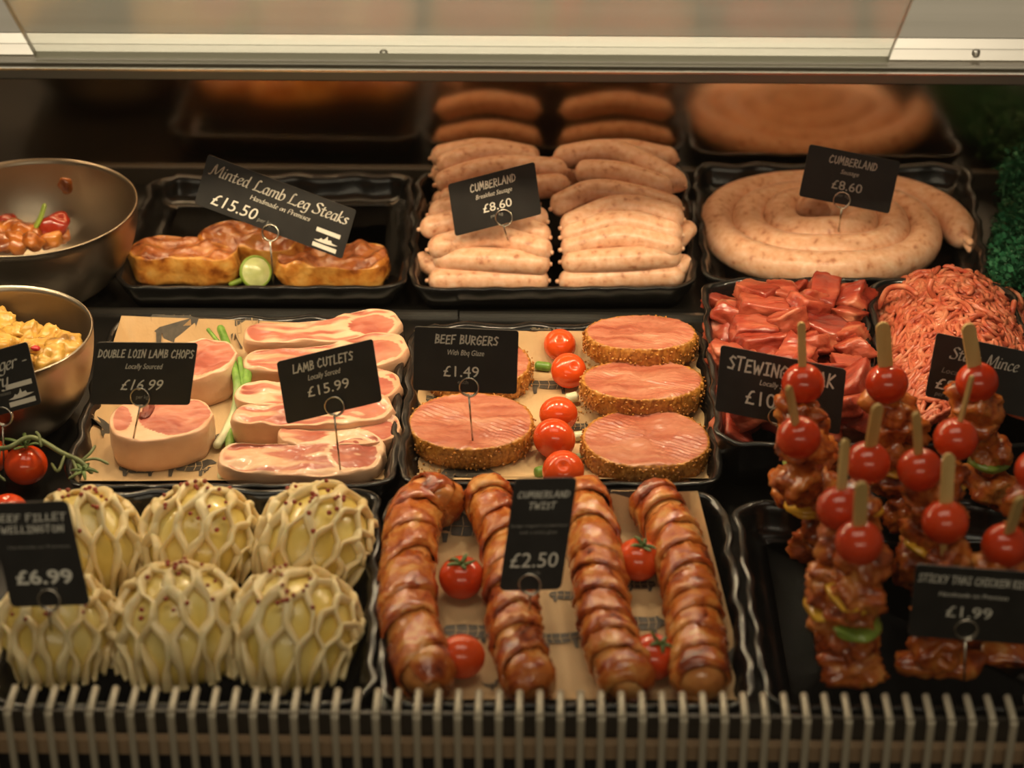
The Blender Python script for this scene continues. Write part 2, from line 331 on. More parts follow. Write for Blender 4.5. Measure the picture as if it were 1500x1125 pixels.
# ------------------------------------------------------------------ trays
def tray(name, corners, label, zr=.031, group='black serving trays', mat_=m_tray, seed=0, wav=.0016):
    K = [P(x, y, zr) for x, y in corners]           # back-left, back-right, front-right, front-left
    c = sum(K, Vector())/4; c.z = 0
    bl, br, fr, fl = [k-Vector((c.x, c.y, k.z)) for k in K]
    def w_(u, v): return bl*((1-u)*(1-v)/4*1)+br*((1+u)*(1-v)/4)+fr*((1+u)*(1+v)/4)+fl*((1-u)*(1+v)/4)
    def W(u, v): return bl*((1-u)/2*(1-v)/2)+br*((1+u)/2*(1-v)/2)+fr*((1+u)/2*(1+v)/2)+fl*((1-u)/2*(1+v)/2)
    hx = (br-bl).length/2; hy = (bl-fl).length/2
    rings = [(.020, 0), (.016, .001), (.006, zr*.55), (.001, zr*.88), (-.0005, zr*.97), (.001, zr), (.004, zr*.995), (.0065, zr*.93), (.0085, zr*.75), (.011, zr*.45), (.0145, .009), (.019, .0055), (.026, .005)]
    n = 200; v = []; f = []; rc = .026
    per = []
    for k in range(n):                              # rounded rectangle, unit direction and arc position
        t = 2*math.pi*k/n; per.append(t)
    pts0 = []
    L1 = hx-rc; L2 = hy-rc; tot = 4*L1+4*L2+2*math.pi*rc
    for k in range(n):
        s = tot*k/n; 
        for (kind, ln) in (('b', 2*L1), ('c0', math.pi/2*rc), ('r', 2*L2), ('c1', math.pi/2*rc), ('f', 2*L1), ('c2', math.pi/2*rc), ('l', 2*L2), ('c3', math.pi/2*rc)):
            if s <= ln: break
            s -= ln
        if kind == 'b': p = (-L1+s, -hy); q = (0, -1)
        elif kind == 'r': p = (hx, -L2+s); q = (1, 0)
        elif kind == 'f': p = (L1-s, hy); q = (0, 1)
        elif kind == 'l': p = (-hx, L2-s); q = (-1, 0)
        else:
            i = int(kind[1]); a = -math.pi/2+i*math.pi/2+s/rc; cx = (L1, L1, -L1, -L1)[i]; cy = (-L2, L2, L2, -L2)[i]
            p = (cx+rc*math.cos(a), cy+rc*math.sin(a)); q = (math.cos(a), math.sin(a))
        pts0.append((p, q, tot*k/n))
    for ins, z in rings:
        amp = wav*min(1, z/zr*1.4) if z > .006 else 0
        for p, q, s in pts0:
            wv = math.sin(s*2*math.pi/.058+seed)+.6*math.sin(s*2*math.pi/.031+seed*2)
            d = -ins+amp*wv*.8; x = p[0]+q[0]*d; y = p[1]+q[1]*d
            zz = z+(amp*.55*math.sin(s*2*math.pi/.058+seed) if z > .5*zr else 0)
            r = W(x/hx, y/hy); v.append((r.x+c.x, r.y+c.y, zz))
    for i in range(len(rings)-1):
        for k in range(n): f.append((i*n+k, i*n+(k+1) % n, (i+1)*n+(k+1) % n, (i+1)*n+k))
    f += [tuple(range(n)), tuple(reversed(range((len(rings)-1)*n, len(rings)*n)))]
    return tag(obj(name, G().add(v, f), mat_, at=c), label, 'tray', group)
tray('serving_tray', [(222, 256), (606, 252), (598, 421), (163, 421)], 'black wavy-edged tray under the marinated lamb leg steaks', seed=1)
tray('serving_tray', [(612, 247), (1008, 240), (1022, 421), (598, 424)], 'black wavy-edged tray under the breakfast sausages', seed=2)
tray('serving_tray', [(1014, 238), (1420, 238), (1452, 408), (1030, 411)], 'black wavy-edged tray under the coiled sausage', seed=3)
tray('serving_tray', [(166, 463), (592, 461), (582, 711), (86, 713)], 'black wavy-edged tray under the lamb chops and cutlets', seed=4)
tray('serving_tray', [(603, 472), (1031, 474), (1064, 709), (580, 709)], 'black wavy-edged tray under the beef burgers', seed=5)
tray('deep_tray', [(1027, 407), (1264, 408), (1296, 652), (1050, 650)], 'deep narrow black tray holding the stewing steak', zr=.052, seed=6)
tray('deep_tray', [(1270, 408), (1478, 410), (1560, 652), (1302, 652)], 'deep narrow black tray holding the minced beef', zr=.052, seed=7)
tray('serving_tray', [(78, 719), (558, 712), (548, 1032), (-30, 1036)], 'black wavy-edged tray under the lattice pastry parcels', seed=8)
tray('serving_tray', [(566, 714), (1062, 722), (1112, 1036), (552, 1034)], 'black wavy-edged tray under the bacon-wrapped twists', seed=9)
tray('serving_tray', [(1072, 729), (1570, 735), (1650, 1040), (1122, 1038)], 'black wavy-edged tray under the chicken kebabs', seed=10)

# ------------------------------------------------------------------ printed liners
ANI = {'cow': ([(-1, .3), (-.95, .5), (-.4, .46), (.4, .5), (.66, .66), (.85, .62), (1.05, .40), (1.0, .30), (.8, .3), (.62, .06), (.56, -.12), (.55, -.55), (.43, -.55), (.40, -.14), (0, -.2), (-.45, -.14), (-.58, -.02), (-.62, -.55), (-.75, -.55), (-.80, 0), (-.95, .1)]),
       'pig': ([(-.95, .2), (-.85, .42), (-.3, .5), (.35, .46), (.55, .55), (.62, .42), (.95, .15), (.93, .02), (.7, .0), (.5, -.2), (.5, -.48), (.38, -.48), (.32, -.25), (-.4, -.25), (-.5, -.2), (-.55, -.48), (-.68, -.48), (-.75, -.1), (-.92, 0)]),
       'hen': ([(-.6, .42), (-.5, .15), (-.1, .12), (.15, .2), (.25, .52), (.42, .55), (.52, .4), (.38, .34), (.35, .0), (.12, -.25), (.14, -.52), (.02, -.52), (-.02, -.26), (-.35, -.15), (-.55, .1)])}
def ribbon(g, pts, w, z=0, m=0, ox=0, oy=0):
    for a, b in zip(pts[:-1], pts[1:]):
        dx, dy = b[0]-a[0], b[1]-a[1]; l = math.hypot(dx, dy) or 1; dx, dy = dx/l*w/2, dy/l*w/2
        g.add([(a[0]-dx-dy, a[1]-dy+dx, z), (a[0]-dx+dy, a[1]-dy-dx, z), (b[0]+dx+dy, b[1]+dy-dx, z), (b[0]+dx-dy, b[1]+dy+dx, z)], [(0, 1, 2, 3)], m)
def liner(corners, zs, label, prints, seed):
    K = [P(x, y, z) for (x, y), z in zip(corners, zs)]; n = 36; v = []; f = []
    zb = .0062
    for j in range(n+1):
        for i in range(n+1):
            u, t = i/n, j/n
            p = (K[0]*(1-u)+K[1]*u)*(1-t)+(K[3]*(1-u)+K[2]*u)*t
            eb = max(0, 1-t/.07); ef = max(0, 1-(1-t)/.07); el = max(0, 1-u/.06); er = max(0, 1-(1-u)/.06)
            k = max(eb*(zs[0]+zs[1] > 2.5*zb), ef*(zs[2]+zs[3] > 2.5*zb), el*(zs[0]+zs[3] > 2.5*zb), er*(zs[1]+zs[2] > 2.5*zb))
            ze = p.z
            v.append((p.x, p.y, zb+(ze-zb)*k+.0006*nz((u*6, t*6, 0), 1, seed)+.0004)); 
    for j in range(n):
        for i in range(n): a = j*(n+1)+i; f.append((a, a+n+1, a+n+2, a+1))
    g = G().add(v, f); nb = len(v)                   # underside, so the sheet has a thickness
    g.add([(p[0], p[1], p[2]-.0003) for p in v], [tuple(reversed(q)) for q in f])
    for kind, px, py, s, fl, rot in prints:
        c = P(px, py, zb); q = G(); an = ANI[kind]
        q.add([(x*fl*s, y*s, 0) for x, y in an], [tuple(range(len(an)))], 1)
        l = G()
        for sx in (-.55, -.15, .2, .45):
            if kind != 'hen': ribbon(l, [(sx*fl*s, .5*s), ((sx+.06)*fl*s, .15*s), (sx*fl*s, -.2*s)], .0007, .0003, 2)
        if kind != 'hen': ribbon(l, [(-.85*fl*s, .15*s), (0, .1*s), (.5*fl*s, .18*s)], .0007, .0003, 2)
        else: ribbon(l, [(-.3*fl*s, .05*s), (.1*fl*s, -.1*s), (.25*fl*s, .1*s)], .0007, .0003, 2)
        q.join(l); q.xf(Matrix.Rotation(R(rot), 3, 'Z')).move((c.x, c.y, zb+.0016)); 
        for t_ in q.v:
            top = min(v, key=lambda e: (e[0]-t_.x)**2+(e[1]-t_.y)**2)
            t_.x += (top[0]-t_.x)*(1 if (top[0]-t_.x)**2+(top[1]-t_.y)**2 > 4e-5 else 0); t_.y += (top[1]-t_.y)*(1 if (top[0]-t_.x)**2+(top[1]-t_.y)**2 > 4e-5 else 0); t_.z = top[2]+.0007+(t_.z-zb-.0016)
        g.join(q)
    c = sum(K, Vector())/4; c.z = zb
    return tag(obj('paper_liner', g, [m_paper, m_print, m_line], at=c), label, 'paper', 'printed kraft paper liners')
liner([(178, 463), (572, 478), (566, 703), (103, 705)], [.036, .028, .012, .020], 'tan printed paper sheet lining the lamb chop tray',
      [('cow', 140, 640, .017, 1, 0), ('pig', 207, 690, .020, 1, 0), ('cow', 277, 688, .021, 1, 3), ('hen', 300, 690, .009, 1, 0), ('cow', 262, 512, .024, 1, 0), ('pig', 362, 512, .014, -1, 20), ('pig', 330, 640, .012, 1, 30), ('cow', 290, 592, .014, -1, 0)], 1)
liner([(607, 484), (1020, 487), (1043, 701), (590, 703)], [.0285, .0285, .014, .013], 'tan printed paper sheet lining the beef burger tray',
      [('hen', 783, 512, .013, -1, 10), ('pig', 800, 512, .012, 1, 0), ('cow', 808, 568, .021, 1, 0), ('pig', 845, 628, .014, 1, 0), ('pig', 690, 700, .026, 1, 0), ('hen', 603, 682, .012, 1, 0), ('cow', 1028, 600, .016, -1, 80), ('hen', 1028, 660, .012, 1, 0), ('cow', 650, 590, .018, 1, 0)], 2)
liner([(570, 735), (1022, 720), (1098, 1025), (562, 1025)], [.024, .038, .014, .013], 'tan printed paper sheet lining the bacon-wrapped twist tray',
      [('cow', 683, 782, .024, 1, 0), ('cow', 915, 768, .022, -1, 0), ('pig', 690, 930, .022, 1, 0), ('cow', 818, 940, .018, -1, 8), ('pig', 940, 918, .022, 1, 0), ('pig', 935, 860, .014, -1, 0), ('cow', 1075, 985, .018, 1, 40), ('pig', 830, 875, .014, 1, 0), ('hen', 720, 1005, .012, 1, 0)], 3)

# ------------------------------------------------------------------ sausages
def sausage(pts, label, seed, r=.0119, group='pale raw sausages in the middle back tray'):
    W_ = [P(*p) if not isinstance(p, Vector) else p for p in pts]; c = sum(W_, Vector())/len(W_)
    fn = lambda t, a: 1+.05*noise.noise(Vector((t*5, math.cos(a)*.6+seed, math.sin(a)*.6)))
    g = rtube(W_, r, .10, 26, 16, fn)
    d = (W_[0]-W_[1]).normalized()
    g.join(rtube([W_[0]-d*.002, W_[0]+d*.003], .0022, .3, 3, 8)); d = (W_[-1]-W_[-2]).normalized()
    g.join(rtube([W_[-1]-d*.002, W_[-1]+d*.002], .0022, .3, 3, 8))
    tag(obj('raw_sausage', g, m_saus, at=c), label, 'sausage', group)
ORD = ['first', 'second', 'third', 'fourth', 'fifth', 'sixth', 'seventh', 'eighth']
left = [[(627, 411, .016), (720, 409, .017), (804, 411, .016)], [(634, 378, .033), (722, 381, .036), (806, 387, .033)], [(627, 366, .045), (718, 346, .050), (808, 370, .045)],
        [(615, 336, .052), (712, 321, .060), (806, 348, .053)], [(628, 315, .058), (715, 297, .067), (802, 325, .058)], [(642, 296, .064), (730, 281, .072), (834, 269, .068)],
        [(638, 271, .072), (725, 246, .080), (832, 250, .074)], [(640, 246, .078), (717, 224, .086), (790, 238, .080)]]
right = [[(818, 412, .016), (912, 406, .017), (1004, 402, .016)], [(822, 384, .033), (910, 380, .036), (998, 375, .033)], [(822, 366, .043), (905, 347, .050), (1000, 364, .043)],
         [(822, 348, .052), (908, 325, .060), (1000, 345, .052)], [(822, 334, .058), (910, 303, .067), (1002, 322, .060)], [(808, 306, .064), (880, 280, .073), (1000, 306, .062)],
         [(844, 252, .074), (908, 254, .081), (986, 280, .072)], [(810, 232, .078), (905, 223, .087), (1004, 274, .076)]]
for k, a in enumerate(left): sausage(a, 'pale raw sausage, %s from the tray front in the left column' % ORD[k], k*3.1)
for k, a in enumerate(right): sausage(a, 'pale raw sausage, %s from the tray front in the right column' % ORD[k], 40+k*3.1)
for side, xs, nm in ((0, (633, 790), 'left'), (1, (822, 990), 'right')):
    for k, (y, z) in enumerate(((1.977, .062), (1.992, .036), (1.965, .017))):
        a = P(xs[0], 300, y=y); b = P(xs[1], 300, y=y)
        sausage([Vector((a.x, y, z-.006)), Vector(((a.x+b.x)/2, y, z+.004)), Vector((b.x, y, z-.006))],
                'pale raw sausage at the back of the %s column by the mirror, %s layer' % (nm, ('top', 'middle', 'bottom')[k]), 80+side*7+k)
sausage([(612, 378, .022), (640, 392, .020), (655, 372, .02)], 'stubby sausage end poking out at the left tray wall', 99, .009)
sausage([(1012, 330, .045), (992, 352, .04), (985, 340, .03)], 'stubby sausage end poking out at the right tray wall, upper', 101, .009)
sausage([(1010, 382, .025), (990, 392, .022), (980, 375, .02)], 'stubby sausage end poking out at the right tray wall, lower', 103, .009)
# the coil
cc = Vector((P(1213, 325, .025).x, 1.899, .019)); pts = []
n = 220; R0, pitch = .1265, .0316
turns = 3.5
for k in range(n+1):
    ph = -.22+2*math.pi*turns*k/n; r = R0-pitch*(ph+.22)/(2*math.pi)
    z = .017*max(0, 1-r/.09)+.002*math.sin(ph*3)
    if k < 12: r += .004*(1-k/12)
    pts.append(cc+Vector((math.cos(ph)*r, math.sin(ph)*r*.86, z)))
ts = capt(200, .012)
path = along(pts, ts); g = tube(path, 1, 18, up=(0, 0, 1)); v = []
for i, t in enumerate(ts):
    for k in range(18):
        p = g.v[i*18+k]; v.append(path[i]+(p-path[i])*(.0172*endcap(t, .012)*(1+.045*noise.noise(Vector((t*38, math.cos(k/18*6.28)*.7, math.sin(k/18*6.28)*.7))))))
g.v = v
for q in range(7):
    g.join(rtube([path[4], path[0]+Vector((.006+.004*random.Random(q).random(), -.010-.003*q/3, .006*math.sin(q*2)))], .004, .2, 4, 8))
tag(obj('sausage_coil', g, m_saus, at=cc), 'long pale raw sausage coiled into a flat spiral in the back right tray', 'sausage')

# ------------------------------------------------------------------ slabs of meat
def slab(outline, th, tilt=(0, 0), fat=None, seed=0, rough=.0012, nr=22, nper=170, bulge=.08, fine=1.0, sideamp=.04, marb=None):
    """outline: list of (x, y) metres, anticlockwise; fat(angle 0..1) -> inset share that reads as fat/side"""
    o3 = spline([Vector((x, y, 0)) for x, y in outline]+[Vector((*outline[0], 0))], nper)[:-1]
    c = sum(o3, Vector())/len(o3); v = []; a = []; f = []
    rings = [(.90, 0), (.965, .03), (.99, .18), (1.0+bulge*.25, .5), (1.0+bulge*.2, .8), (1.0, .95), (.988, .99)]
    for s, h in rings:
        for k, p in enumerate(o3):
            q = c+(p-c)*s*(1+sideamp*nz((p.x*60, p.y*60, h*2), 1, seed)); v.append((q.x, q.y, h*th)); a.append(1.0)
    for r in range(1, nr):
        s = .988*(1-(r/nr)**1.15)
        for k, p in enumerate(o3):
            q = c+(p-c)*s; h = th*(1+.0)+rough*nz((q.x*55, q.y*55, 0), 1, seed)*2*min(1, r/2)+fine*.0004*nz((q.x*300, q.y*300, 0), 1, seed)
            fw = fat(k/nper) if fat else .1
            if marb: mv = marb(q.x, q.y); h -= .0007*(1-mv)*min(1, r/3)
            v.append((q.x, q.y, h)); a.append(max(0, min(1, max(.5+(fw-(1-s))*14, mv if marb else 0))))
    m = len(rings)+nr-1
    for i in range(m-1):
        for k in range(nper): f.append((i*nper+k, i*nper+(k+1) % nper, (i+1)*nper+(k+1) % nper, (i+1)*nper+k))
    f.append(tuple(reversed(range(nper)))); f.append(tuple(range((m-1)*nper, m*nper)))
    g = G().add(v, f, 0, a)
    return g.xf(Matrix.Rotation(R(tilt[0]), 3, 'X') @ Matrix.Rotation(R(tilt[1]), 3, 'Y'))
def place(g, rot, p): return g.xf(Matrix.Rotation(R(rot), 3, 'Z')).move(p)
def front_fat(t0, wide, thick, base=.06):             # fat band centred on outline position t0
    def f_(t):
        d = abs((t-t0+.5) % 1-.5); return base+thick*max(0, 1-(d/wide)**2)
    return f_
def ell(x, y, cx, cy, rx, ry): return math.hypot((x-cx)/rx, (y-cy)/ry)
def sm(x): return max(0, min(1, x))
def cut_marb(sd, sx, sy):                            # eye of meat at the right, streaks of fat along the tail
    def f_(x, y):
        x /= sx; y /= sy; e = ell(x, y, .042, -.001, .021, .019)+.10*nz((x*60, y*60, 0), 1, sd)
        if e < .92: return .06+.5*sm(nz((x*90, y*160, 0), 1, sd)*2-.5)
        if e < 1.10: return .80
        return sm(.48+1.0*nz((x*26, y*150+10*x, 0), 1, sd+2))
    return f_
def loin_marb(sd):
    def f_(x, y):
        w_ = .08*nz((x*60, y*60, 0), 1, sd); e = min(ell(x, y, .012, .001, .031, .028), ell(x, y, -.034, .004, .0095, .021))+w_
        return .1+.4*sm(nz((x*70, y*40, 0), 1, sd)*2-.4) if e < .95 else .85
    return f_
# loin chops (D shapes, bone notch at the back left); outline starts at right, anticlockwise
loin = [(.046, .002), (.040, .022), (.018, .032), (.002, .030), (-.008, .020), (-.013, .008), (-.018, .022), (-.028, .030), (-.040, .022), (-.046, .002), (-.040, -.022), (-.020, -.034), (.008, -.033), (.034, -.022)]
p = P(241, 660, .0072)
g = place(slab([(x*.93, y*.95) for x, y in loin], .032, fat=front_fat(.76, .22, .07, .03), seed=3, marb=loin_marb(1)), 8, p)
cav = blob(p+Vector((-.013, .012, .0315)), (.0045, .013, .003), 5, .4, 1.5, 3).join(blob(p+Vector((-.016, .004, .0318)), (.003, .006, .0022), 6, .4, 1.5, 3))
tag(obj('loin_chop', g, m_lamb, at=p), 'thick raw double loin lamb chop at the front with a metal pin stuck in it', 'lamb chop', 'double loin lamb chops')
obj('bone_cavity', cav, m_cav, bpy.data.objects['loin_chop'], label='dark red gap beside the bone')
p = P(279, 573, .0072)
g = place(slab([(x*.95, y) for x, y in loin], .032, fat=front_fat(.76, .22, .07, .05), seed=8, marb=loin_marb(4), rough=.003), 15, p)
tag(obj('loin_chop', g, m_lamb, at=p), 'raw double loin lamb chop half hidden behind its price card', 'lamb chop', 'double loin lamb chops')
# cutlets: long with a round eye of meat at one end
cut = [(.068, .0), (.062, .020), (.044, .028), (.024, .022), (.004, .014), (-.03, .012), (-.058, .014), (-.068, .004), (-.066, -.012), (-.045, -.020), (-.01, -.024), (.028, -.026), (.056, -.018)]
def cutlet(px, py, z, rot, label, th=.023, tilt=(0, 0), seed=0, sx=1, sy=1, flip=1, thick=.25):
    p = P(px, py, z); o = [(x*sx*flip, y*sy) for x, y in cut]
    if flip < 0: o = o[::-1]
    g = place(slab(o, th, tilt=tilt, fat=front_fat(.78, .26, thick*.30, .02), seed=seed, rough=.0022, marb=cut_marb(seed, sx*flip, sy)), rot, p)
    tag(obj('lamb_cutlet', g, m_lamb, at=p), label, 'lamb cutlet', 'raw lamb cutlets')
cutlet(475, 508, .020, 9, 'raw lamb cutlet lying furthest back in the row of cutlets', .022, (8, 0), 11, 1.02, .8)
cutlet(480, 548, .016, 10, 'raw lamb cutlet, second from the back, its right end beside the tray wall', .023, (8, 0), 12, 1.05, .9)
cutlet(470, 598, .013, 6, 'raw lamb cutlet mostly covered by the lamb cutlets card', .022, (8, 0), 13, 1.02, .9)
cutlet(462, 640, .0085, 5, 'raw lamb cutlet with a broad pale fat side just below the lamb cutlets card', .030, (10, 0), 14, .98, .75, thick=.5)
cutlet(500, 664, .0075, 8, 'raw lamb cutlet tucked behind the frontmost cutlet', .024, (4, 0), 15, .75, .8)
cutlet(446, 692, .0072, 3, 'raw lamb cutlet at the very front with streaky meat and the pin in its eye', .021, (10, 0), 16, .98, 1.05)
# marinated leg steaks
st = [(.050, .0), (.046, .018), (.028, .026), (0, .022), (-.028, .026), (-.048, .014), (-.052, -.006), (-.038, -.020), (-.008, -.017), (.022, -.021), (.044, -.015)]
def steak(px, py, z, rot, sx, sy, th, label, seed, tilt=(0, 0)):
    p = P(px, py, z); g = place(slab([(x*sx, y*sy) for x, y in st], th, tilt=tilt, fat=front_fat(.78, .25, .10, .03), seed=seed, rough=.0045, sideamp=.07), rot, p)
    tag(obj('lamb_steak', g, m_steak, at=p), label, 'lamb steak', 'marinated lamb leg steaks')
steak(275, 404, .0062, 0, 1.02, 1.1, .029, 'marinated lamb leg steak on the left of the back left tray', 21)
steak(375, 385, .0062, -8, .98, .9, .032, 'marinated lamb leg steak at the back, half behind its long price card', 22, (12, 0))
steak(490, 407, .0062, -2, 1.06, 1.2, .023, 'marinated lamb leg steak on the right, below the long price card', 23)
# burgers
def burger(px, py, z, rx, ry, label, seed, rot=0, tilt=(0, 0), th=.021):
    p = P(px, py, z); n = 16
    o = [(rx*math.cos(2*math.pi*k/n)*(1+.03*nz((k, 0, 0), .7, seed)), ry*math.sin(2*math.pi*k/n)*(1+.03*nz((k, 5, 0), .7, seed))) for k in range(n)]
    g = slab(o, th, tilt=(0, 0), fat=lambda t: .035+.02*nz((t*9, 0, 0), 1, seed), seed=seed, rough=.0015, nr=18, nper=220, bulge=.06, fine=1.5, sideamp=.02)
    rng = random.Random(seed)
    vv = []
    for q, a in zip(g.v, g.a):
        if a > .9 and q.z > .0005:
            d = Vector((q.x, q.y, 0)).normalized(); q = q+d*(.0016*nz(q, 420, seed)+.0012*nz(q, 900, seed))
        elif a < .5: q = q+Vector((0, 0, .0006*math.sin((q.x*math.sin(.5)+q.y*math.cos(.5))*1400+3*nz(q, 60, seed))))
        vv.append(q)
    g.v = vv
    for k in range(260):                             # coarse crumbs round the side
        t = rng.random()*2*math.pi; h = rng.uniform(.08, .98)*th; e = 1.03
        q = Vector((rx*math.cos(t)*e, ry*math.sin(t)*e, h)); s = rng.uniform(.0006, .0013)
        v, f = ICO[2]; b = len(g.v)
        g.add([q+x*s*(1+.4*nz(x, 2, k)) for x in v], f, 0, [1.0]*len(v))
    g.xf(Matrix.Rotation(R(tilt[0]), 3, 'X') @ Matrix.Rotation(R(tilt[1]), 3, 'Y')); place(g, rot, p)
    tag(obj('beef_burger', g, m_burg, at=p), label, 'burger', 'crumbed raw beef burgers')
burger(690, 647, .0072, .0525, .0455, 'crumb-edged raw beef burger at the front left with a pin through it', 31)
burger(700, 560, .0072, .047, .042, 'crumb-edged raw beef burger almost hidden behind the beef burgers card', 32)
burger(946, 672, .0072, .0525, .0455, 'crumb-edged raw beef burger at the front right of its tray', 33)
burger(941, 588, .0165, .0520, .041, 'crumb-edged raw beef burger in the middle of the right-hand three', 34, tilt=(-6, 0))
burger(938, 518, .0250, .0490, .036, 'crumb-edged raw beef burger furthest back of the right-hand three', 35, tilt=(-4, 0))
g = G(); rng = random.Random(5)
for k in range(240):
    px, py = rng.choice([(610, 690), (1040, 640), (1035, 690), (800, 690), (1030, 560), (640, 700), (850, 600), (860, 540)]); q = P(px+rng.gauss(0, 9), py+rng.gauss(0, 12), .0082)
    s = rng.uniform(.0005, .0012); v, f = ICO[2]; g.add([q+x*s for x in v], f)
o = tag(obj('bread_crumbs', g, m_crumb, at=P(820, 600, .008)), 'loose brown breadcrumbs scattered over the burger tray liner', 'crumbs'); o['kind'] = 'stuff'

# ------------------------------------------------------------------ tomatoes
def sepal_ring(c, r, n=5, L_=.011, seed=0, up=.4):
    g = G(); rng = random.Random(seed)
    for k in range(n):
        t = 2*math.pi*k/n+rng.uniform(-.3, .3); d = Vector((math.cos(t), math.sin(t), 0)); l = L_*rng.uniform(.8, 1.2)
        g.join(rtube([c, c+d*l*.5+Vector((0, 0, up*l*.3)), c+d*l+Vector((0, 0, l*rng.uniform(-.2, up)))], .0018, .4, 6, 6, sq=.5))
    g.join(rtube([c, c+Vector((.001, 0, .005))], .0013, .2, 3, 6)); return g
def tomato(px, py, r, label, z=None, calyx=False, m=m_tom, tilt=(0, 0), seed=0, group=None):
    zc = (z if z is not None else .0075)+r*.93; c = P(px, py, zc)
    M_ = Matrix.Rotation(R(tilt[0]), 3, 'X') @ Matrix.Rotation(R(tilt[1]), 3, 'Y')
    s = sphere((0, 0, 0), r).xf(M_).move(c)
    if not calyx: return tag(obj('tomato', s, m, at=c), label, 'tomato', group)
    t = thing('tomato', label, 'tomato', c, group); obj('fruit', s, m, t)
    obj('calyx', sepal_ring(Vector((0, 0, r*.80)), r, 5, .010, seed, .9).xf(M_).move(c), m_green, t); return t
GT = 'tomatoes between the burgers'
tomato(820, 505, .0145, 'red tomato furthest back in the line between the burgers', z=.008, group=GT, tilt=(35, 0))
tomato(833, 543, .0158, 'red tomato, second from the back between the burgers', group=GT, tilt=(40, 20))
tomato(818, 607, .0164, 'red tomato in the middle of the line between the burgers', group=GT, tilt=(-50, 0))
tomato(812, 643, .0180, 'largest red tomato, second from the front between the burgers', group=GT, tilt=(-60, 30))
tomato(825, 690, .0172, 'red tomato nearest the front between the burgers, behind the twists', group=GT, tilt=(40, 0))
GT = 'tomatoes among the twists'
tomato(676, 846, .0172, 'red tomato with green calyx between the two left twists, towards the back', calyx=True, seed=1, group=GT, tilt=(10, 0))
tomato(676, 962, .0172, 'bare red tomato between the two left twists, towards the fence', seed=2, group=GT, tilt=(-60, 0))
tomato(935, 820, .0172, 'red tomato with green calyx between the two right twists, towards the back', calyx=True, seed=3, group=GT, tilt=(8, 12))
tomato(957, 962, .0172, 'red tomato with a calyx between the two right twists, towards the fence', calyx=True, seed=4, group=GT, tilt=(10, 20))
vt = P(38, 681, .022)
vine = thing('vine_tomatoes', 'red tomatoes on a green vine beside the lamb tray', 'tomatoes', vt)
obj('tomato', sphere(vt, .0176).xf(Matrix.Identity(3)), m_tom, vine)
obj('tomato', sphere(P(-18, 668, .021), .0170), m_tom, vine)
obj('calyx', sepal_ring(vt+Vector((.001, .002, .0165)), .017, 6, .017, 3, .8), m_green, vine)
a_ = vt+Vector((.002, .002, .0175))
g = rtube([P(-30, 655, .035), P(10, 656, .041), a_+Vector((.004, .003, .006)), P(92, 664, .040), P(118, 676, .037), P(136, 694, .030)], .0021, .05, 40, 8)
for (q0, q1, q2) in (((118, 676, .037), (132, 664, .042), (140, 652, .045)), ((118, 676, .037), (140, 672, .040), (160, 680, .036)), ((105, 670, .038), (112, 692, .034), (100, 702, .03)), ((95, 666, .04), (85, 690, .033), (75, 678, .03)), ((60, 655, .045), (58, 640, .05), (52, 632, .053)), ((0, 656, .04), (-4, 690, .03), (8, 705, .025))):
    g.join(rtube([P(*q0), P(*q1), P(*q2)], .0013, .15, 10, 6))
obj('stem', g, m_stem, vine)
obj('calyx', sepal_ring(P(122, 690, .034), .01, 6, .013, 9, .5), m_green, vine)
tomato(12, 752, .0165, 'red tomato peeping over the pastry price card at the left edge', z=.010, m=m_tom)

# ------------------------------------------------------------------ spring onions and lime
def onion(pts, r, label, white, green=1.0, e=.03):
    W_ = [P(*p) for p in pts]; g = rtube(W_, r, e, 40, 12)
    g.a = [max(0, min(1, (t-white[0])/(white[1]-white[0]))) for t in g.a]
    return g, sum(W_, Vector())/len(W_)
GO = 'spring onions in the lamb tray'
g, c = onion([(322, 478, .034), (335, 513, .034), (347, 557, .030), (345, 598, .020), (331, 632, .013), (316, 655, .012)], .0038, '', (.35, .9))
t = thing('spring_onion', 'spring onion with green tops bending down to a white end between chops and cutlets', 'spring onion', c, GO); obj('stalk', g, m_onion, t)
g, _ = onion([(304, 482, .036), (320, 502, .035), (337, 530, .033)], .0018, '', (2, 3)); obj('leaf', g, m_onion, t)
g, c = onion([(363, 526, .034), (361, 558, .030), (350, 596, .020), (338, 630, .0115), (336, 660, .011), (324, 702, .0105)], .0042, '', (.75, 1.05))
t = thing('spring_onion', 'spring onion running along the left ends of the cutlets to the tray front', 'spring onion', c, GO); obj('stalk', g, m_onion, t)
g, _ = onion([(351, 524, .036), (354, 548, .033), (357, 578, .026)], .0022, '', (2, 3)); obj('leaf', g, m_onion, t)
GP = 'spring onion pieces between the burgers'
for pts, r, w_, lab in (([(783, 535, .011), (808, 538, .011)], .0042, (2, 3), 'green spring onion piece beside the second tomato in the burger tray'),
                       ([(828, 585, .012), (848, 580, .014)], .0046, (-2, -1), 'white spring onion end behind the middle burger tray tomato'),
                       ([(838, 640, .011), (868, 636, .011)], .0042, (-2, -1), 'white spring onion piece beside the largest burger tray tomato'),
                       ([(838, 672, .011), (856, 668, .011)], .0036, (-.5, 1.5), 'pale green spring onion bit behind the frontmost burger tray tomato'),
                       ([(783, 694, .011), (806, 688, .011)], .0052, (.3, 1.8), 'green spring onion piece left of the frontmost burger tray tomato')):
    g, c = onion(pts, r, '', w_, e=.2); tag(obj('spring_onion_piece', g, m_onion, at=c), lab, 'spring onion', GP)
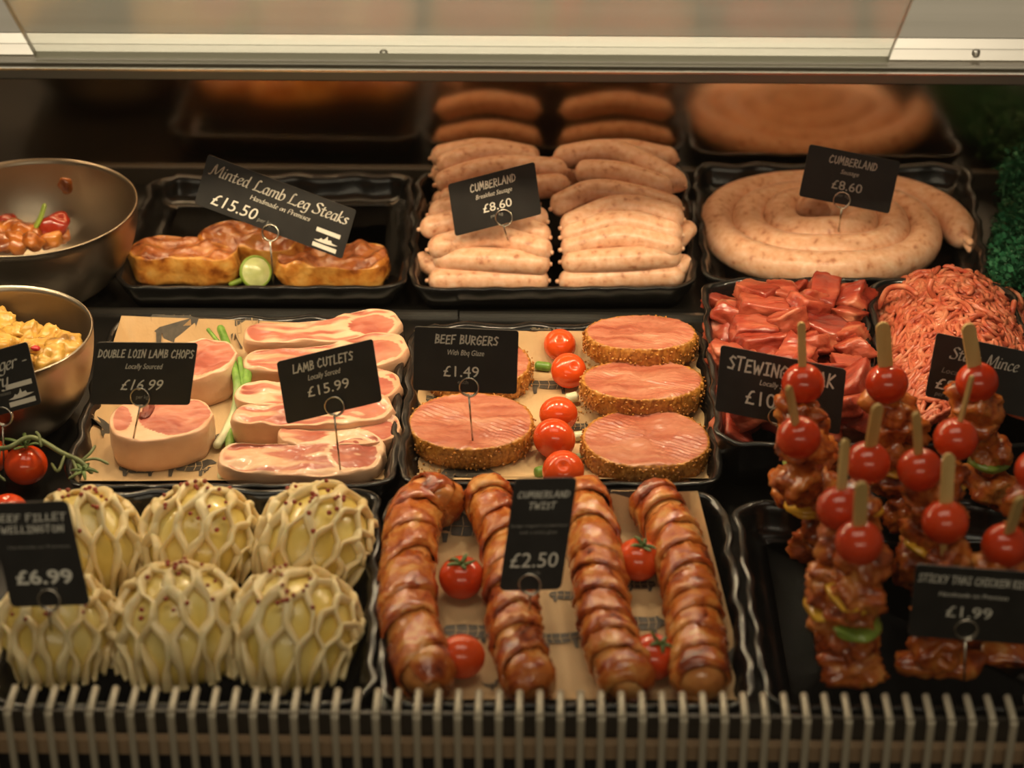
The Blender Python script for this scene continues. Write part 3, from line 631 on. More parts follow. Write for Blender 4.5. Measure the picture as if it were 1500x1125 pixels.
# lime slice, twisted upright
c = P(372, 418, .0065); t = thing('lime_slice', 'twisted green lime slice between the marinated lamb steaks', 'lime', c)
g = lathe([(.0001, 0), (.0135, 0), (.0140, .0008), (.0140, .0022), (.0135, .003), (.0001, .003)], (0, 0, 0), 40)
g.xf(Matrix.Rotation(R(62), 3, 'X')); g = place(g, 28, c+Vector((.002, 0, .0145))); obj('flesh', g, m_lime, t)
q = [c+Vector((.002, 0, .0145))+Matrix.Rotation(R(28), 3, 'Z') @ (Matrix.Rotation(R(62), 3, 'X') @ Vector((.0142*math.cos(k/36*6.2832), .0142*math.sin(k/36*6.2832), .0015))) for k in range(36)]
obj('rind', tube(q, .0017, 8, closed=True), m_rind, t)
g = rtube([P(335, 417, .0085), P(350, 412, .010), P(366, 404, .016)], .0028, .2, 10, 8); obj('rind', g, m_rind, t)

# ------------------------------------------------------------------ bacon-wrapped twists
def twist(pts, r, label, seed, nb=7, wid=1.12, lead=1):
    W_ = [P(*p) for p in pts]; c = sum(W_, Vector())/len(W_); c.z = .0075; root = thing('bacon_twist', label, 'sausage twist', c, 'bacon-wrapped sausage twists')
    fn = lambda t, a: 1+.10*noise.noise(Vector((t*9, math.cos(a)+seed, math.sin(a))))+.04*noise.noise(Vector((t*30, math.cos(a)*2+seed, math.sin(a)*2)))
    obj('sausage', rtube(W_, r*.93, .07, 60, 20, fn), m_saus2, root)
    path = spline(W_, 300); N_ = len(path); g = G(); rng = random.Random(seed)
    L_ = sum((path[i+1]-path[i]).length for i in range(N_-1)); step = 1/nb; steps = nb*30; cs = 7; v = []
    def frame(t):
        x = max(0, min(1, t))*(N_-1); i = min(int(x), N_-2); p = path[i].lerp(path[i+1], x-i); T = (path[min(i+3, N_-1)]-path[max(i-3, 0)]).normalized()
        n_ = Vector((0, 0, 1)); n_ = (n_-T*n_.dot(T)).normalized(); return p, T, n_, T.cross(n_)
    for s in range(steps+1):
        u = s/steps; th = lead*2*math.pi*(nb*u+.35*noise.noise(Vector((u*6, seed, 1))))+seed
        for side in (0, 1):
            for k in range(cs):
                e = (k/(cs-1)-.5); t = .03+.94*u+e*wid*step*.94*(1+.45*noise.noise(Vector((u*nb*1.7, seed, 0))))+.25*step*noise.noise(Vector((u*nb*2.3, seed, 5)))
                p, T, n_, b_ = frame(t)
                lift = .0004+.0030*(e+.5)*(1 if e < .4 else .75)+.0007*(1-abs(2*e)**2) if side == 0 else -.0015+.0022*(e+.5)
                rr = r*endcap(max(.003, min(.997, t)), .07)*(.95+.05*noise.noise(Vector((t*20, seed, th))))+lift+.0030*noise.noise(Vector((t*45, math.cos(th)*3, seed+math.sin(th)*3)))
                v.append(p+(n_*math.cos(th)+b_*math.sin(th))*rr)
    f = []; w2 = 2*cs
    for s in range(steps):
        a0 = s*w2; b0 = (s+1)*w2
        for k in range(cs-1):
            f.append((a0+k, a0+k+1, b0+k+1, b0+k)); f.append((a0+cs+k+1, a0+cs+k, b0+cs+k, b0+cs+k+1))
        f.append((a0, b0, b0+cs, a0+cs)); f.append((a0+cs-1, a0+w2-1, b0+w2-1, b0+cs-1))
    obj('bacon', g.add(v, f), m_bacon, root)
twist([(645, 752, .030), (634, 733, .030), (611, 748, .028), (601, 795, .027), (597, 850, .027), (598, 905, .027), (613, 960, .027), (634, 1010, .026)], .0205, 'bacon-wrapped sausage twist at the left with a hooked pale end', 51, 8)
twist([(712, 712, .028), (720, 745, .028), (738, 790, .027), (746, 850, .027), (752, 905, .027), (762, 960, .027), (786, 1015, .026)], .0180, 'bacon-wrapped sausage twist partly behind the twist price card', 52, 9)
twist([(848, 712, .028), (862, 760, .028), (874, 820, .027), (880, 875, .027), (890, 925, .027), (905, 970, .027), (930, 1015, .026)], .0190, 'bacon-wrapped sausage twist just right of the twist price card', 53, 9, lead=-1)
twist([(946, 722, .030), (968, 752, .028), (992, 800, .027), (1010, 860, .027), (1019, 915, .027), (1023, 965, .027), (1028, 1015, .026)], .0195, 'bacon-wrapped sausage twist at the right edge of the paper liner', 54, 10)

# ------------------------------------------------------------------ pastry lattice parcels
def parcel(x, y, a, b, h, label, seed, rot=0, ax=1.0):
    c = Vector((x, y, .006)); root = thing('pastry_parcel', label, 'pastry parcel', c, 'lattice pastry parcels'); rng = random.Random(seed)
    Mz = Matrix.Rotation(R(rot), 3, 'Z')
    v, f = ICO[4]
    def surf(d, k=1.0):                               # d unit direction, rounded loaf-like dome
        q = Vector((d.x*a, d.y*b, 0)); z = d.z
        s = 1+.05*nz(d, 1.6, seed)
        return Vector((q.x*s*k, q.y*s*k, max(0.0, (z*.80+.20))*h*s*k if z > -.25 else 0))
    vv = [c+Mz @ surf(p, .97) for p in v]; obj('filling', G().add(vv, f), m_fill, root)
    g = G(); ns = 13
    for i in range(ns):
        a0 = R(-74)+R(148)*i/(ns-1); pts = []; ph = .5*nz((i, 3, 0), .9, seed)
        for k in range(57):
            t = k/56; be = R(-112)+R(224)*t; fade = max(.15, min(1, (R(92)-abs(be))/R(35)))
            wv = max(-1, min(1, 1.5*math.cos(t*math.pi*(6.6+.6*math.sin(seed))+.7*seed+ph)))
            al = a0+R(5.6)*(1 if i % 2 else -1)*wv*fade+R(5)*nz((t*4, i*.7, 0), 1, seed)
            al *= 1-.22*max(0, (abs(be)-R(60))/R(50))
            d = Vector((math.sin(al), math.cos(al)*math.sin(be), math.cos(al)*math.cos(be)))
            p = surf(d, 1.03); hang = max(0, abs(be)-R(95))
            p.y += (1 if be > 0 else -1)*hang*.012
            p.z = max(p.z, .003); pts.append(c+Mz @ p)
        g.join(tube(pts, lambda t: .0036+.0010*math.sin(t*31+i*2+seed), 10, sq=.62))
    obj('pastry_lattice', g, m_pastry, root)
    pm = None
    for k in range(rng.randint(16, 22)):
        t = max(-.8, min(.8, rng.gauss(0, .42))); s = max(-1.1, min(.7, rng.gauss(-.12, .45))); d = Vector((math.sin(t), math.sin(s), 1.0)).normalized(); q = c+Mz @ (surf(d, 1.03)+Vector((0, 0, .0035)))
        if pm is None:
            pm = obj('peppercorn', blob(q, (.0019, .0019, .0017), seed, .2, 1.5, 2), m_pep, root); q0 = q
        else:
            o = pm.copy(); C.objects.link(o); o.parent = root; o.location = q-q0; s_ = rng.uniform(.75, 1.1)
            # scale about the corn itself
            base = q0-ORG[root.name]; o.scale = (s_,)*3; o.location = (q-ORG[root.name])-base*s_
def at_y(px, y): return P(px, 800, y=y).x
parcel(P(122, 820, .02).x, 1.340, .045, .046, .062, 'lattice pastry parcel at the back left, half behind the pastry price card', 61, 14)
parcel(P(290, 812, .02).x, 1.352, .047, .047, .058, 'lattice pastry parcel in the middle of the back row', 62, -10)
parcel(P(462, 808, .02).x, 1.350, .045, .052, .060, 'lattice pastry parcel in the back right corner of its tray', 63, -20)
parcel(P(78, 950, .02).x, 1.236, .046, .044, .058, 'lattice pastry parcel at the front left with the card pin in it', 64, 4)
parcel(P(262, 940, .02).x, 1.242, .050, .050, .062, 'lattice pastry parcel in the middle of the front row', 65, 8)
parcel(P(430, 945, .02).x, 1.240, .047, .050, .061, 'lattice pastry parcel at the front right beside the twists', 66, -12)

# ------------------------------------------------------------------ stewing steak and mince
rng = random.Random(8); n = 0
A, B, D, E = P(1040, 432, .03), P(1255, 432, .03), P(1050, 655, .03), P(1285, 655, .03)
for lay in (0, 1):
    for j in range(8):
        for i in range(4):
            u = min(.88, max(.12, (i+.5+.5*(j % 2)-.25)/4+rng.uniform(-.07, .07)+.1*lay-.05)); t = min(.93, (j+.5)/8+rng.uniform(-.03, .03))
            if lay and (u < .08 or u > .92 or t < .08): continue
            if t < .12 and (u > .72): continue
            q = (A*(1-u)+B*u)*(1-t)+(D*(1-u)+E*u)*t
            hgt = .028+.018*math.sin(max(0, min(1, u))*math.pi)*min(1, t*3+.35)+(.014 if lay else 0)
            q.z = hgt+rng.uniform(-.003, .004)
            s = (rng.uniform(.019, .028), rng.uniform(.014, .019), rng.uniform(.010, .014))
            sh = Matrix(((1, rng.uniform(-.35, .35), rng.uniform(-.3, .3)), (0, 1, rng.uniform(-.3, .3)), (0, 0, 1)))
            g = blob((0, 0, 0), s, rng.random()*90, .30, 1.0, 4, .93, None, .07).xf(rotm(rng) @ sh).move(q); n += 1
            tag(obj('beef_chunk', g, m_beef, at=q), 'raw red beef chunk heaped in the stewing steak tray', 'beef chunk', 'stewing steak chunks')
rng = random.Random(12); g = G()
A, B, D, E = P(1290, 436, .03), P(1490, 440, .03), P(1310, 660, .03), P(1560, 660, .03)
def mh(u, t): return .022+.052*math.sin(min(1, max(0, u*.9+.05))*math.pi)**.8*(.5+.5*math.sin(min(1, t*1.6+.22)*math.pi*.5))*(1-.35*max(0, u-.6))
def mp_(u, t): q = (A*(1-u)+B*u)*(1-t)+(D*(1-u)+E*u)*t; q.z = mh(u, t); return q
n = 24; v = [mp_(i/n*1.0, j/n)-Vector((0, 0, .004)) for j in range(n+1) for i in range(n+1)]
g.add(v, [(j*(n+1)+i, (j+1)*(n+1)+i, (j+1)*(n+1)+i+1, j*(n+1)+i+1) for j in range(n) for i in range(n)])
for k in range(620):
    u, t = rng.uniform(.0, 1), rng.uniform(.0, 1); ang = rng.gauss(2.1, .75) if t > .3 else rng.uniform(0, 6.3); pts = []; cu = rng.gauss(0, .28); lift = rng.uniform(0, .005)
    if rng.random() < .25: cu = rng.choice((-1, 1))*rng.uniform(.5, .8)
    for s in range(9):
        q = mp_(min(1.02, max(-.02, u)), min(1.02, max(-.02, t))); q.z += lift+.0012*math.sin(s*1.3+k); pts.append(q)
        u += math.cos(ang)*.036; t += math.sin(ang)*.030; ang += cu
    g.join(rtube(pts, rng.uniform(.0019, .0027), .1, 12, 6))
for (pts) in ([(1372, 440, .07), (1362, 424, .08), (1366, 408, .088)], [(1462, 470, .04), (1478, 468, .045), (1484, 452, .055), (1486, 440, .058)], [(1440, 455, .05), (1452, 440, .055), (1460, 465, .04)], [(1285, 455, .04), (1300, 425, .06), (1325, 420, .07), (1345, 432, .07)]):
    g.join(rtube([P(*q) for q in pts], .0028, .08, 14, 7))
o = tag(obj('beef_mince', g, m_mince, at=P(1390, 520, .03)), 'heap of stringy raw beef mince in the deep right-hand tray', 'mince'); o['kind'] = 'stuff'

# ------------------------------------------------------------------ bowls on the left
def bowl(px, py, zr, Rr, label):
    c = P(px, py, zr); c.z = 0; pr = []
    N_ = 16
    for i in range(N_+1):
        t = i/N_; pr.append((Rr*(.48+.52*math.sin(t*math.pi/2)**.9), zr*(1-math.cos(t*math.pi/2))**.85+.001))
    inner = [(r-.0014, z+.0012) for r, z in reversed(pr)]
    full = [(.0002, .0)]+[(pr[0][0], 0)]+pr[1:]+[(Rr+.0004, zr+.0012), (Rr-.0004, zr+.0018)]+inner+[(.0002, .0022)]
    tag(obj('steel_bowl', lathe(full, c, 96), m_bowl, at=c), label, 'bowl', 'steel mixing bowls'); return c
b1 = bowl(38, 303, .085, .1035, 'steel bowl of brown sauced stir fry at the upper left')
b2 = bowl(-8, 488, .088, .0815, 'steel bowl of creamy yellow chicken behind the ginger stir fry card')
rng = random.Random(3)
for k, (px, py, z, s, kind) in enumerate([(0, 345, .045, .017, 'm'), (18, 338, .045, .016, 'm'), (34, 342, .045, .015, 'm'), (52, 346, .042, .014, 'm'), (22, 355, .05, .014, 'm'), (48, 355, .05, .012, 'm'), (75, 352, .045, .012, 'm'), (5, 356, .05, .014, 'm'), (12, 326, .04, .013, 'r'), (78, 331, .048, .017, 'r'), (-20, 345, .045, .018, 'm'), (90, 345, .04, .010, 'm')]):
    q = P(px, py, z); g = blob(q, (s, s*.85, s*.7), k*3.3, .4, 1.2, 3, .2, rotm(rng), .08)
    if kind == 'm': tag(obj('stir_fry_piece', g, m_brown, at=q), 'orange-brown sauced meat piece in the upper left steel bowl', 'stir fry piece', 'sauced meat pieces in the upper bowl')
    else: tag(obj('pepper_piece', g, m_red, at=q), ('dark red glossy pepper piece at the right of the sauced stir fry', 'dark red pepper piece among the sauced meat by the left edge')[k != 9], 'pepper piece', 'red pepper pieces')
q = P(60, 322, .055); g = rtube([P(45, 342, .045), P(58, 322, .058), P(66, 298, .072)], .0045, .1, 10, 8, sq=.5); tag(obj('pepper_strip', g, m_grn, at=q), 'dark green pepper strip leaning on the side of the upper bowl', 'pepper strip')
q = P(96, 271, y=b1.y+.073); tag(obj('stir_fry_piece', blob(q, (.007, .004, .008), 4, .4), m_brown, at=q), 'small orange food scrap stuck to the inside wall of the upper bowl', 'food scrap')
for k in range(24):
    t = rng.random()*6.28; r = .058*math.sqrt(rng.random()); q = b2+Vector((r*math.cos(t), r*math.sin(t), .060+.008*(1-r/.058)+rng.uniform(-.002, .006)))
    if k < 5: q = P((30, 70, 92, 55, 85)[k], (490, 497, 512, 515, 530)[k], .072); dd = Vector((q.x-b2.x, q.y-b2.y, 0)); q = b2+dd*min(1, .056/dd.length)+Vector((0, 0, .070))
    s = rng.uniform(.011, .016)
    tag(obj('chicken_piece', blob(q, (s*1.15, s, s*.8), k*2.1, .55, 1.5, 4, .3, rotm(rng), .14), m_curry, at=q), 'creamy yellow chicken piece in the lower left steel bowl', 'chicken piece', 'creamy chicken pieces')
q = P(52, 510, .088); tag(obj('chilli_bit', blob(q, (.004, .003, .002), 9, .3), m_redp, at=q), 'small bright red chilli bit on the creamy chicken', 'chilli')

# ------------------------------------------------------------------ parsley strip
g = G(); rng = random.Random(21)
for k in range(1500):
    y = rng.uniform(1.725, 2.02); x = P(1470, 400, y=y).x+rng.uniform(-.012, .075); 
    z = .004+.062*rng.random()**.6*(.55+.45*math.sin(x*150+y*70)*math.sin(y*160)) ; c = Vector((x-.0+.0*z, y, abs(z)))
    for j in range(9):
        d = Vector((rng.gauss(0, 1), rng.gauss(0, 1), rng.gauss(.6, .8))).normalized(); e = d.cross(Vector((rng.random(), rng.random(), rng.random()))).normalized()
        p = c+d*rng.uniform(.002, .007); l = rng.uniform(.003, .0062); w_ = l*.55
        g.add([p-e*w_*.3, p+d*l*.5-e*w_, p+d*l+d.cross(e)*l*.4, p+d*l*.5+e*w_, p+e*w_*.3], [(0, 1, 2, 3, 4)])
    if k % 4 == 0: g.join(tube([Vector((c.x, c.y, 0)), c], .0007, 5))
o = tag(obj('parsley_garnish', g, m_pars, at=(P(1470, 400, y=1.87).x, 1.87, 0)), 'strip of curly green plastic parsley at the right end of the back row', 'garnish'); o['kind'] = 'stuff'

# ------------------------------------------------------------------ kebabs
def kebab(tx, ty, sx, sy, label, seed, flatw=.008, r=.0166, ang=0, low=.012, zt=.130):
    T = P(tx, ty, zt); S = P(sx, sy, zt+.05); ax = (S-T); ax.y = max(-.012, min(.012, ax.y)); ax.x = max(-.012, min(.012, ax.x)); ax.z = .05; ax.normalize()
    base = T-ax*((T.z-.006)/ax.z); root = thing('chicken_kebab', label, 'kebab', base, 'chicken kebabs standing in the right-hand tray'); rng = random.Random(seed)
    X = Vector((1, 0, 0)); X = (X-ax*X.dot(ax)).normalized(); Y = ax.cross(X); ca, sa = math.cos(ang), math.sin(ang); X, Y = X*ca+Y*sa, Y*ca-X*sa
    M_ = Matrix((X, Y, ax)).transposed()
    top = T+ax*(.05/ax.z)
    ln = (top-base).length; g = G(); pr = []
    hw = flatw/2
    secs = [(0.0, .002), (ln*.72, .002), (ln*.74, hw), (ln-hw, hw)]+[(ln-hw+hw*math.sin(q), hw*max(.08, math.cos(q))) for q in (.4, .8, 1.15, 1.5)]
    v = []
    for h, w_ in secs: v += [M_ @ Vector((s*w_, d*.0015, h))+base for s, d in ((-1, -1), (1, -1), (1, 1), (-1, 1))]
    f = [(i*4+k, i*4+(k+1) % 4, i*4+4+(k+1) % 4, i*4+4+k) for i in range(len(secs)-1) for k in range(4)]+[(3, 2, 1, 0), tuple(len(v)-4+k for k in range(4))]
    obj('skewer', g.add(v, f), m_wood, root, smooth=False)
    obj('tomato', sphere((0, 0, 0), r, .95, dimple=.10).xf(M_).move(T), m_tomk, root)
    h = low+.008; k = 0
    while h < zt-.022:
        th = rng.uniform(.0125, .0165); off = Vector((rng.uniform(-.009, .009), rng.uniform(-.006, .006), 0)); cpos = base+ax*(h/ax.z)+M_ @ off
        s = (rng.uniform(.0185, .0235), rng.uniform(.0155, .019), th*1.0)
        ch = blob(cpos, s, seed*10+k, .52, 1.35, 4, .15, Matrix.Rotation(rng.uniform(0, 6.28), 3, 'Z') @ Matrix.Rotation(rng.uniform(-.55, .55), 3, 'X'), .22)
        obj('chicken_piece', ch, m_keb, root); k += 1; h += th*1.32
        if h < zt-.045 and (k in (2, 4) or (k == 3 and seed % 2)):
            cpos = base+ax*(h/ax.z); gpn = blob(cpos+Vector((rng.uniform(-.004, .004), -.004, 0)), (.0195, .0165, .0042), seed+k, .35, 1.0, 3, .3, Matrix.Rotation(rng.uniform(0, 6.28), 3, 'Z') @ Matrix.Rotation(rng.uniform(-.3, .3), 3, 'X'))
            obj('pepper_slice', gpn, (m_yel, m_grn)[(k+seed) % 2], root, label=('yellow pepper slice', 'green pepper slice')[(k+seed) % 2]); h += .006
    return root
KB = [(1176, 562, 1174, 472, 'chicken kebab in the back row on the left, its tomato before the stewing steak card', 1, .006, 0),
      (1299, 562, 1293, 472, 'chicken kebab in the middle of the back row, standing before the beef mince', 2, .011, 0),
      (1431, 560, 1414, 474, 'chicken kebab in the back row on the right, its tomato before the mince card', 3, .011, .2),
      (1170, 641, 1146, 566, 'chicken kebab at the left edge, second from the back', 4, .006, .8),
      (1271, 678, 1286, 592, 'chicken kebab in the centre leaning right, its skewer tip wide', 5, .009, .4),
      (1347, 688, 1342, 604, 'chicken kebab with a notched tomato and a narrow skewer, right of centre', 6, .006, .3),
      (1400, 643, 1424, 550, 'chicken kebab with a thin skewer leaning right under the back right tomato', 7, .004, .9),
      (1230, 745, 1236, 632, 'chicken kebab on the left just behind the frontmost one', 8, .007, .6),
      (1258, 795, 1262, 706, 'frontmost chicken kebab with its full length in view, left of the kebab card', 9, .009, .2),
      (1384, 765, 1390, 664, 'chicken kebab behind the top edge of the kebab price card', 10, .009, .2, .118),
      (1472, 800, 1500, 742, 'chicken kebab at the right edge above the kebab card', 11, .008, .5, .108),
      (1520, 690, 1530, 600, 'chicken kebab cut off by the right edge, behind the kebab card', 12, .008, .3)]
for a in KB: kebab(a[0], a[1], a[2], a[3], a[4], a[5], a[6], ang=a[7], zt=a[8] if len(a) > 8 else .130)
for k, (px, py, s, lab) in enumerate([(1345, 972, .017, 'loose glazed chicken piece lying left of the kebab card pin'), (1400, 968, .022, 'loose glazed chicken piece lying right under the kebab card'), (1482, 955, .02, 'loose glazed chicken piece at the right edge below the kebab card')]):
    q = P(px, py, .013); tag(obj('chicken_piece', blob(q, (s*1.1, s*.8, .010), 70+k, .45, 1.2, 3, .1, None, .1), m_keb, at=q), lab, 'chicken piece', 'loose chicken pieces')

# ------------------------------------------------------------------ price tickets
HAND = {'A': [[(0, 0), (.3, 1), (.62, 0)], [(.12, .36), (.52, .40)]], 'B': [[(.08, 0), (.08, 1), (.42, .92), (.45, .68), (.1, .54), (.52, .40), (.5, .1), (.06, 0)]], 'C': [[(.55, .86), (.3, 1), (.05, .6), (.08, .15), (.3, 0), (.6, .12)]],
        'D': [[(.08, 0), (.08, 1), (.45, .85), (.6, .5), (.45, .12), (.02, 0)]], 'E': [[(.5, 1), (.08, .97), (.05, 0), (.52, .04)], [(.07, .52), (.42, .54)]], 'F': [[(.5, 1), (.06, .96), (.06, 0)], [(.06, .52), (.4, .54)]],
        'G': [[(.55, .88), (.3, 1), (.05, .6), (.1, .12), (.35, 0), (.58, .2), (.58, .46), (.32, .46)]], 'H': [[(.08, 1), (.05, 0)], [(.55, 1), (.55, 0)], [(.05, .5), (.55, .52)]], 'I': [[(.25, 1), (.25, 0)], [(.05, .98), (.45, 1)], [(.05, 0), (.45, .02)]],
        'K': [[(.08, 1), (.06, 0)], [(.55, .98), (.08, .46), (.58, 0)]], 'L': [[(.1, 1), (.06, .02), (.5, .05)]], 'M': [[(.03, 0), (.14, 1), (.38, .3), (.62, 1), (.74, 0)]], 'N': [[(.06, 0), (.08, 1), (.55, .02), (.58, 1)]],
        'O': [[(.3, 1), (.06, .7), (.06, .25), (.3, 0), (.56, .25), (.56, .7), (.3, 1)]], 'P': [[(.06, 0), (.08, 1), (.5, .9), (.5, .58), (.08, .46)]], 'R': [[(.06, 0), (.08, 1), (.5, .9), (.48, .6), (.08, .5), (.56, 0)]],
        'S': [[(.52, .9), (.28, 1), (.06, .78), (.48, .36), (.4, .04), (.02, .08)]], 'T': [[(0, .98), (.6, 1)], [(.3, 1), (.28, 0)]], 'U': [[(.06, 1), (.08, .2), (.3, 0), (.54, .2), (.56, 1)]], 'W': [[(0, 1), (.18, 0), (.38, .66), (.58, 0), (.78, 1)]], 'Y': [[(.02, 1), (.3, .5)], [(.58, 1), (.22, 0)]]}
CAL = {'i': [[(0, .48), (0, .05), (.08, 0)], [(.02, .66), (.03, .70)]], 'n': [[(0, .48), (0, 0)], [(0, .34), (.12, .49), (.24, .42), (.24, .05), (.32, 0)]], 't': [[(.06, .66), (.06, .06), (.14, 0), (.22, .05)], [(-.06, .48), (.2, .48)]],
       'e': [[(.03, .24), (.2, .32), (.24, .43), (.14, .5), (.02, .36), (.01, .15), (.1, 0), (.26, .09)]], 'd': [[(.25, .44), (.12, .5), (.01, .34), (.01, .12), (.09, 0), (.25, .16)], [(.26, .82), (.25, .05), (.33, 0)]],
       'a': [[(.25, .44), (.12, .5), (.01, .34), (.01, .12), (.09, 0), (.25, .16)], [(.26, .5), (.25, .05), (.33, 0)]], 'm': [[(0, .48), (0, 0)], [(0, .34), (.12, .49), (.22, .42), (.22, 0)], [(.22, .34), (.34, .49), (.44, .42), (.44, .05), (.52, 0)]],
       'b': [[(0, .82), (0, .1), (.12, 0), (.25, .14), (.25, .38), (.14, .5), (0, .34)]], 'g': [[(.25, .44), (.12, .5), (.01, .34), (.01, .14), (.09, .04), (.25, .18)], [(.26, .5), (.25, -.14), (.12, -.26), (-.02, -.2)]], 's': [[(.22, .44), (.1, .5), (.02, .38), (.2, .16), (.12, .01), (-.02, .06)]],
       'k': [[(0, .82), (0, 0)], [(.22, .48), (.02, .26), (.26, 0)]], 'r': [[(0, .48), (0, 0)], [(0, .34), (.12, .5), (.22, .44)]], 'y': [[(0, .48), (.02, .1), (.1, 0), (.25, .16)], [(.26, .5), (.25, -.14), (.12, -.26), (-.02, -.2)]], 'h': [[(0, .82), (0, 0)], [(0, .34), (.12, .49), (.24, .42), (.24, .05), (.32, 0)]],
       'o': [[(.14, .5), (.01, .34), (.02, .1), (.13, 0), (.26, .16), (.25, .4), (.14, .5)]], 'c': [[(.24, .42), (.14, .5), (.01, .32), (.03, .08), (.14, 0), (.26, .08)]], 'u': [[(0, .48), (.01, .1), (.1, 0), (.25, .16)], [(.26, .5), (.25, .05), (.33, 0)]], 'l': [[(0, .82), (0, .05), (.08, 0)]], 'p': [[(0, .5), (-.01, -.26)], [(0, .1), (.12, 0), (.25, .14), (.25, .38), (.14, .5), (0, .34)]],
       'M': [[(-.05, 0), (.08, .04), (.16, .8), (.34, .12), (.6, .8), (.64, .06), (.74, 0)]], 'L': [[(.26, .74), (.16, .8), (.1, .6), (.08, .1), (0, .02), (.3, .04), (.48, .0), (.52, .1)]], 'S': [[(.42, .7), (.24, .82), (.06, .66), (.36, .3), (.3, .04), (.04, .02), (-.02, .14)]], 'G': [[(.5, .7), (.32, .82), (.06, .5), (.1, .1), (.3, 0), (.46, .12), (.46, .36), (.3, .38)]], 'F': [[(.55, .78), (.12, .76), (.1, 0), (.02, 0), (.2, 0)], [(.1, .42), (.4, .42)]],
       'H': [[(.02, .8), (.06, 0)], [(.48, .8), (.5, 0)], [(.05, .42), (.5, .42)]], 'P': [[(.06, 0), (.06, .78), (.4, .78), (.42, .46), (.06, .4)]], 'C': [[(.48, .7), (.3, .82), (.05, .5), (.1, .1), (.3, 0), (.5, .1)]], '-': [[(0, .28), (.2, .28)]], '&': [[(.5, 0), (.1, .6), (.25, .8), (.36, .6), (.02, .2), (.2, 0), (.48, .36)]]}
def hand(txt, w_, jit=0, seed=1):
    g = G(); x = 0; rng = random.Random(seed)
    for ch in txt:
        if ch == ' ': x += .42; continue
        gl = HAND[ch]; dy = rng.uniform(-.05, .05); k = rng.uniform(.94, 1.06)
        for pl in gl: ribbon(g, [(x+p[0]*.95+p[1]*.10, p[1]*k+dy) for p in pl], w_)
        x += max(p[0] for pl in gl for p in pl)+.16
    return g, x-.16
def calli(txt, w_, th=R(35)):
    g = G(); x = 0; nx, ny = math.cos(th)*w_/2, math.sin(th)*w_/2
    for ch in txt:
        if ch == ' ': x += .26; continue
        gl = CAL[ch]
        for pl in gl:
            sp = spline([Vector((p[0], p[1], 0)) for p in pl], 4*(len(pl)-1)) if len(pl) > 2 else [Vector((p[0], p[1], 0)) for p in pl]
            q = [(x+p.x+p.y*.20, p.y) for p in sp]; ribbon(g, q, w_*.38)
            for a, b in zip(q[:-1], q[1:]): g.add([(a[0]-nx, a[1]-ny, 0), (a[0]+nx, a[1]+ny, 0), (b[0]+nx, b[1]+ny, 0), (b[0]-nx, b[1]-ny, 0)], [(0, 1, 2, 3)])
        x += max(.1, max(p[0] for pl in gl for p in pl))+.09
    return g, x-.09
def plain(txt, shear=0, bold=0):
    cu = bpy.data.curves.new('t', 'FONT'); cu.body = txt; cu.size = 1; cu.shear = shear; cu.offset = bold; cu.resolution_u = 3
    o = bpy.data.objects.new('t', cu); C.objects.link(o); dg = bpy.context.evaluated_depsgraph_get(); dg.update()
    me = bpy.data.meshes.new_from_object(o.evaluated_get(dg)); g = G().add([v.co.copy() for v in me.vertices], [list(p.vertices) for p in me.polygons])
    bpy.data.objects.remove(o); bpy.data.curves.remove(cu); bpy.data.meshes.remove(me)
    xs = [p.x for p in g.v]; x0 = min(xs); g.move((-x0, 0, 0)); return g, max(xs)-x0
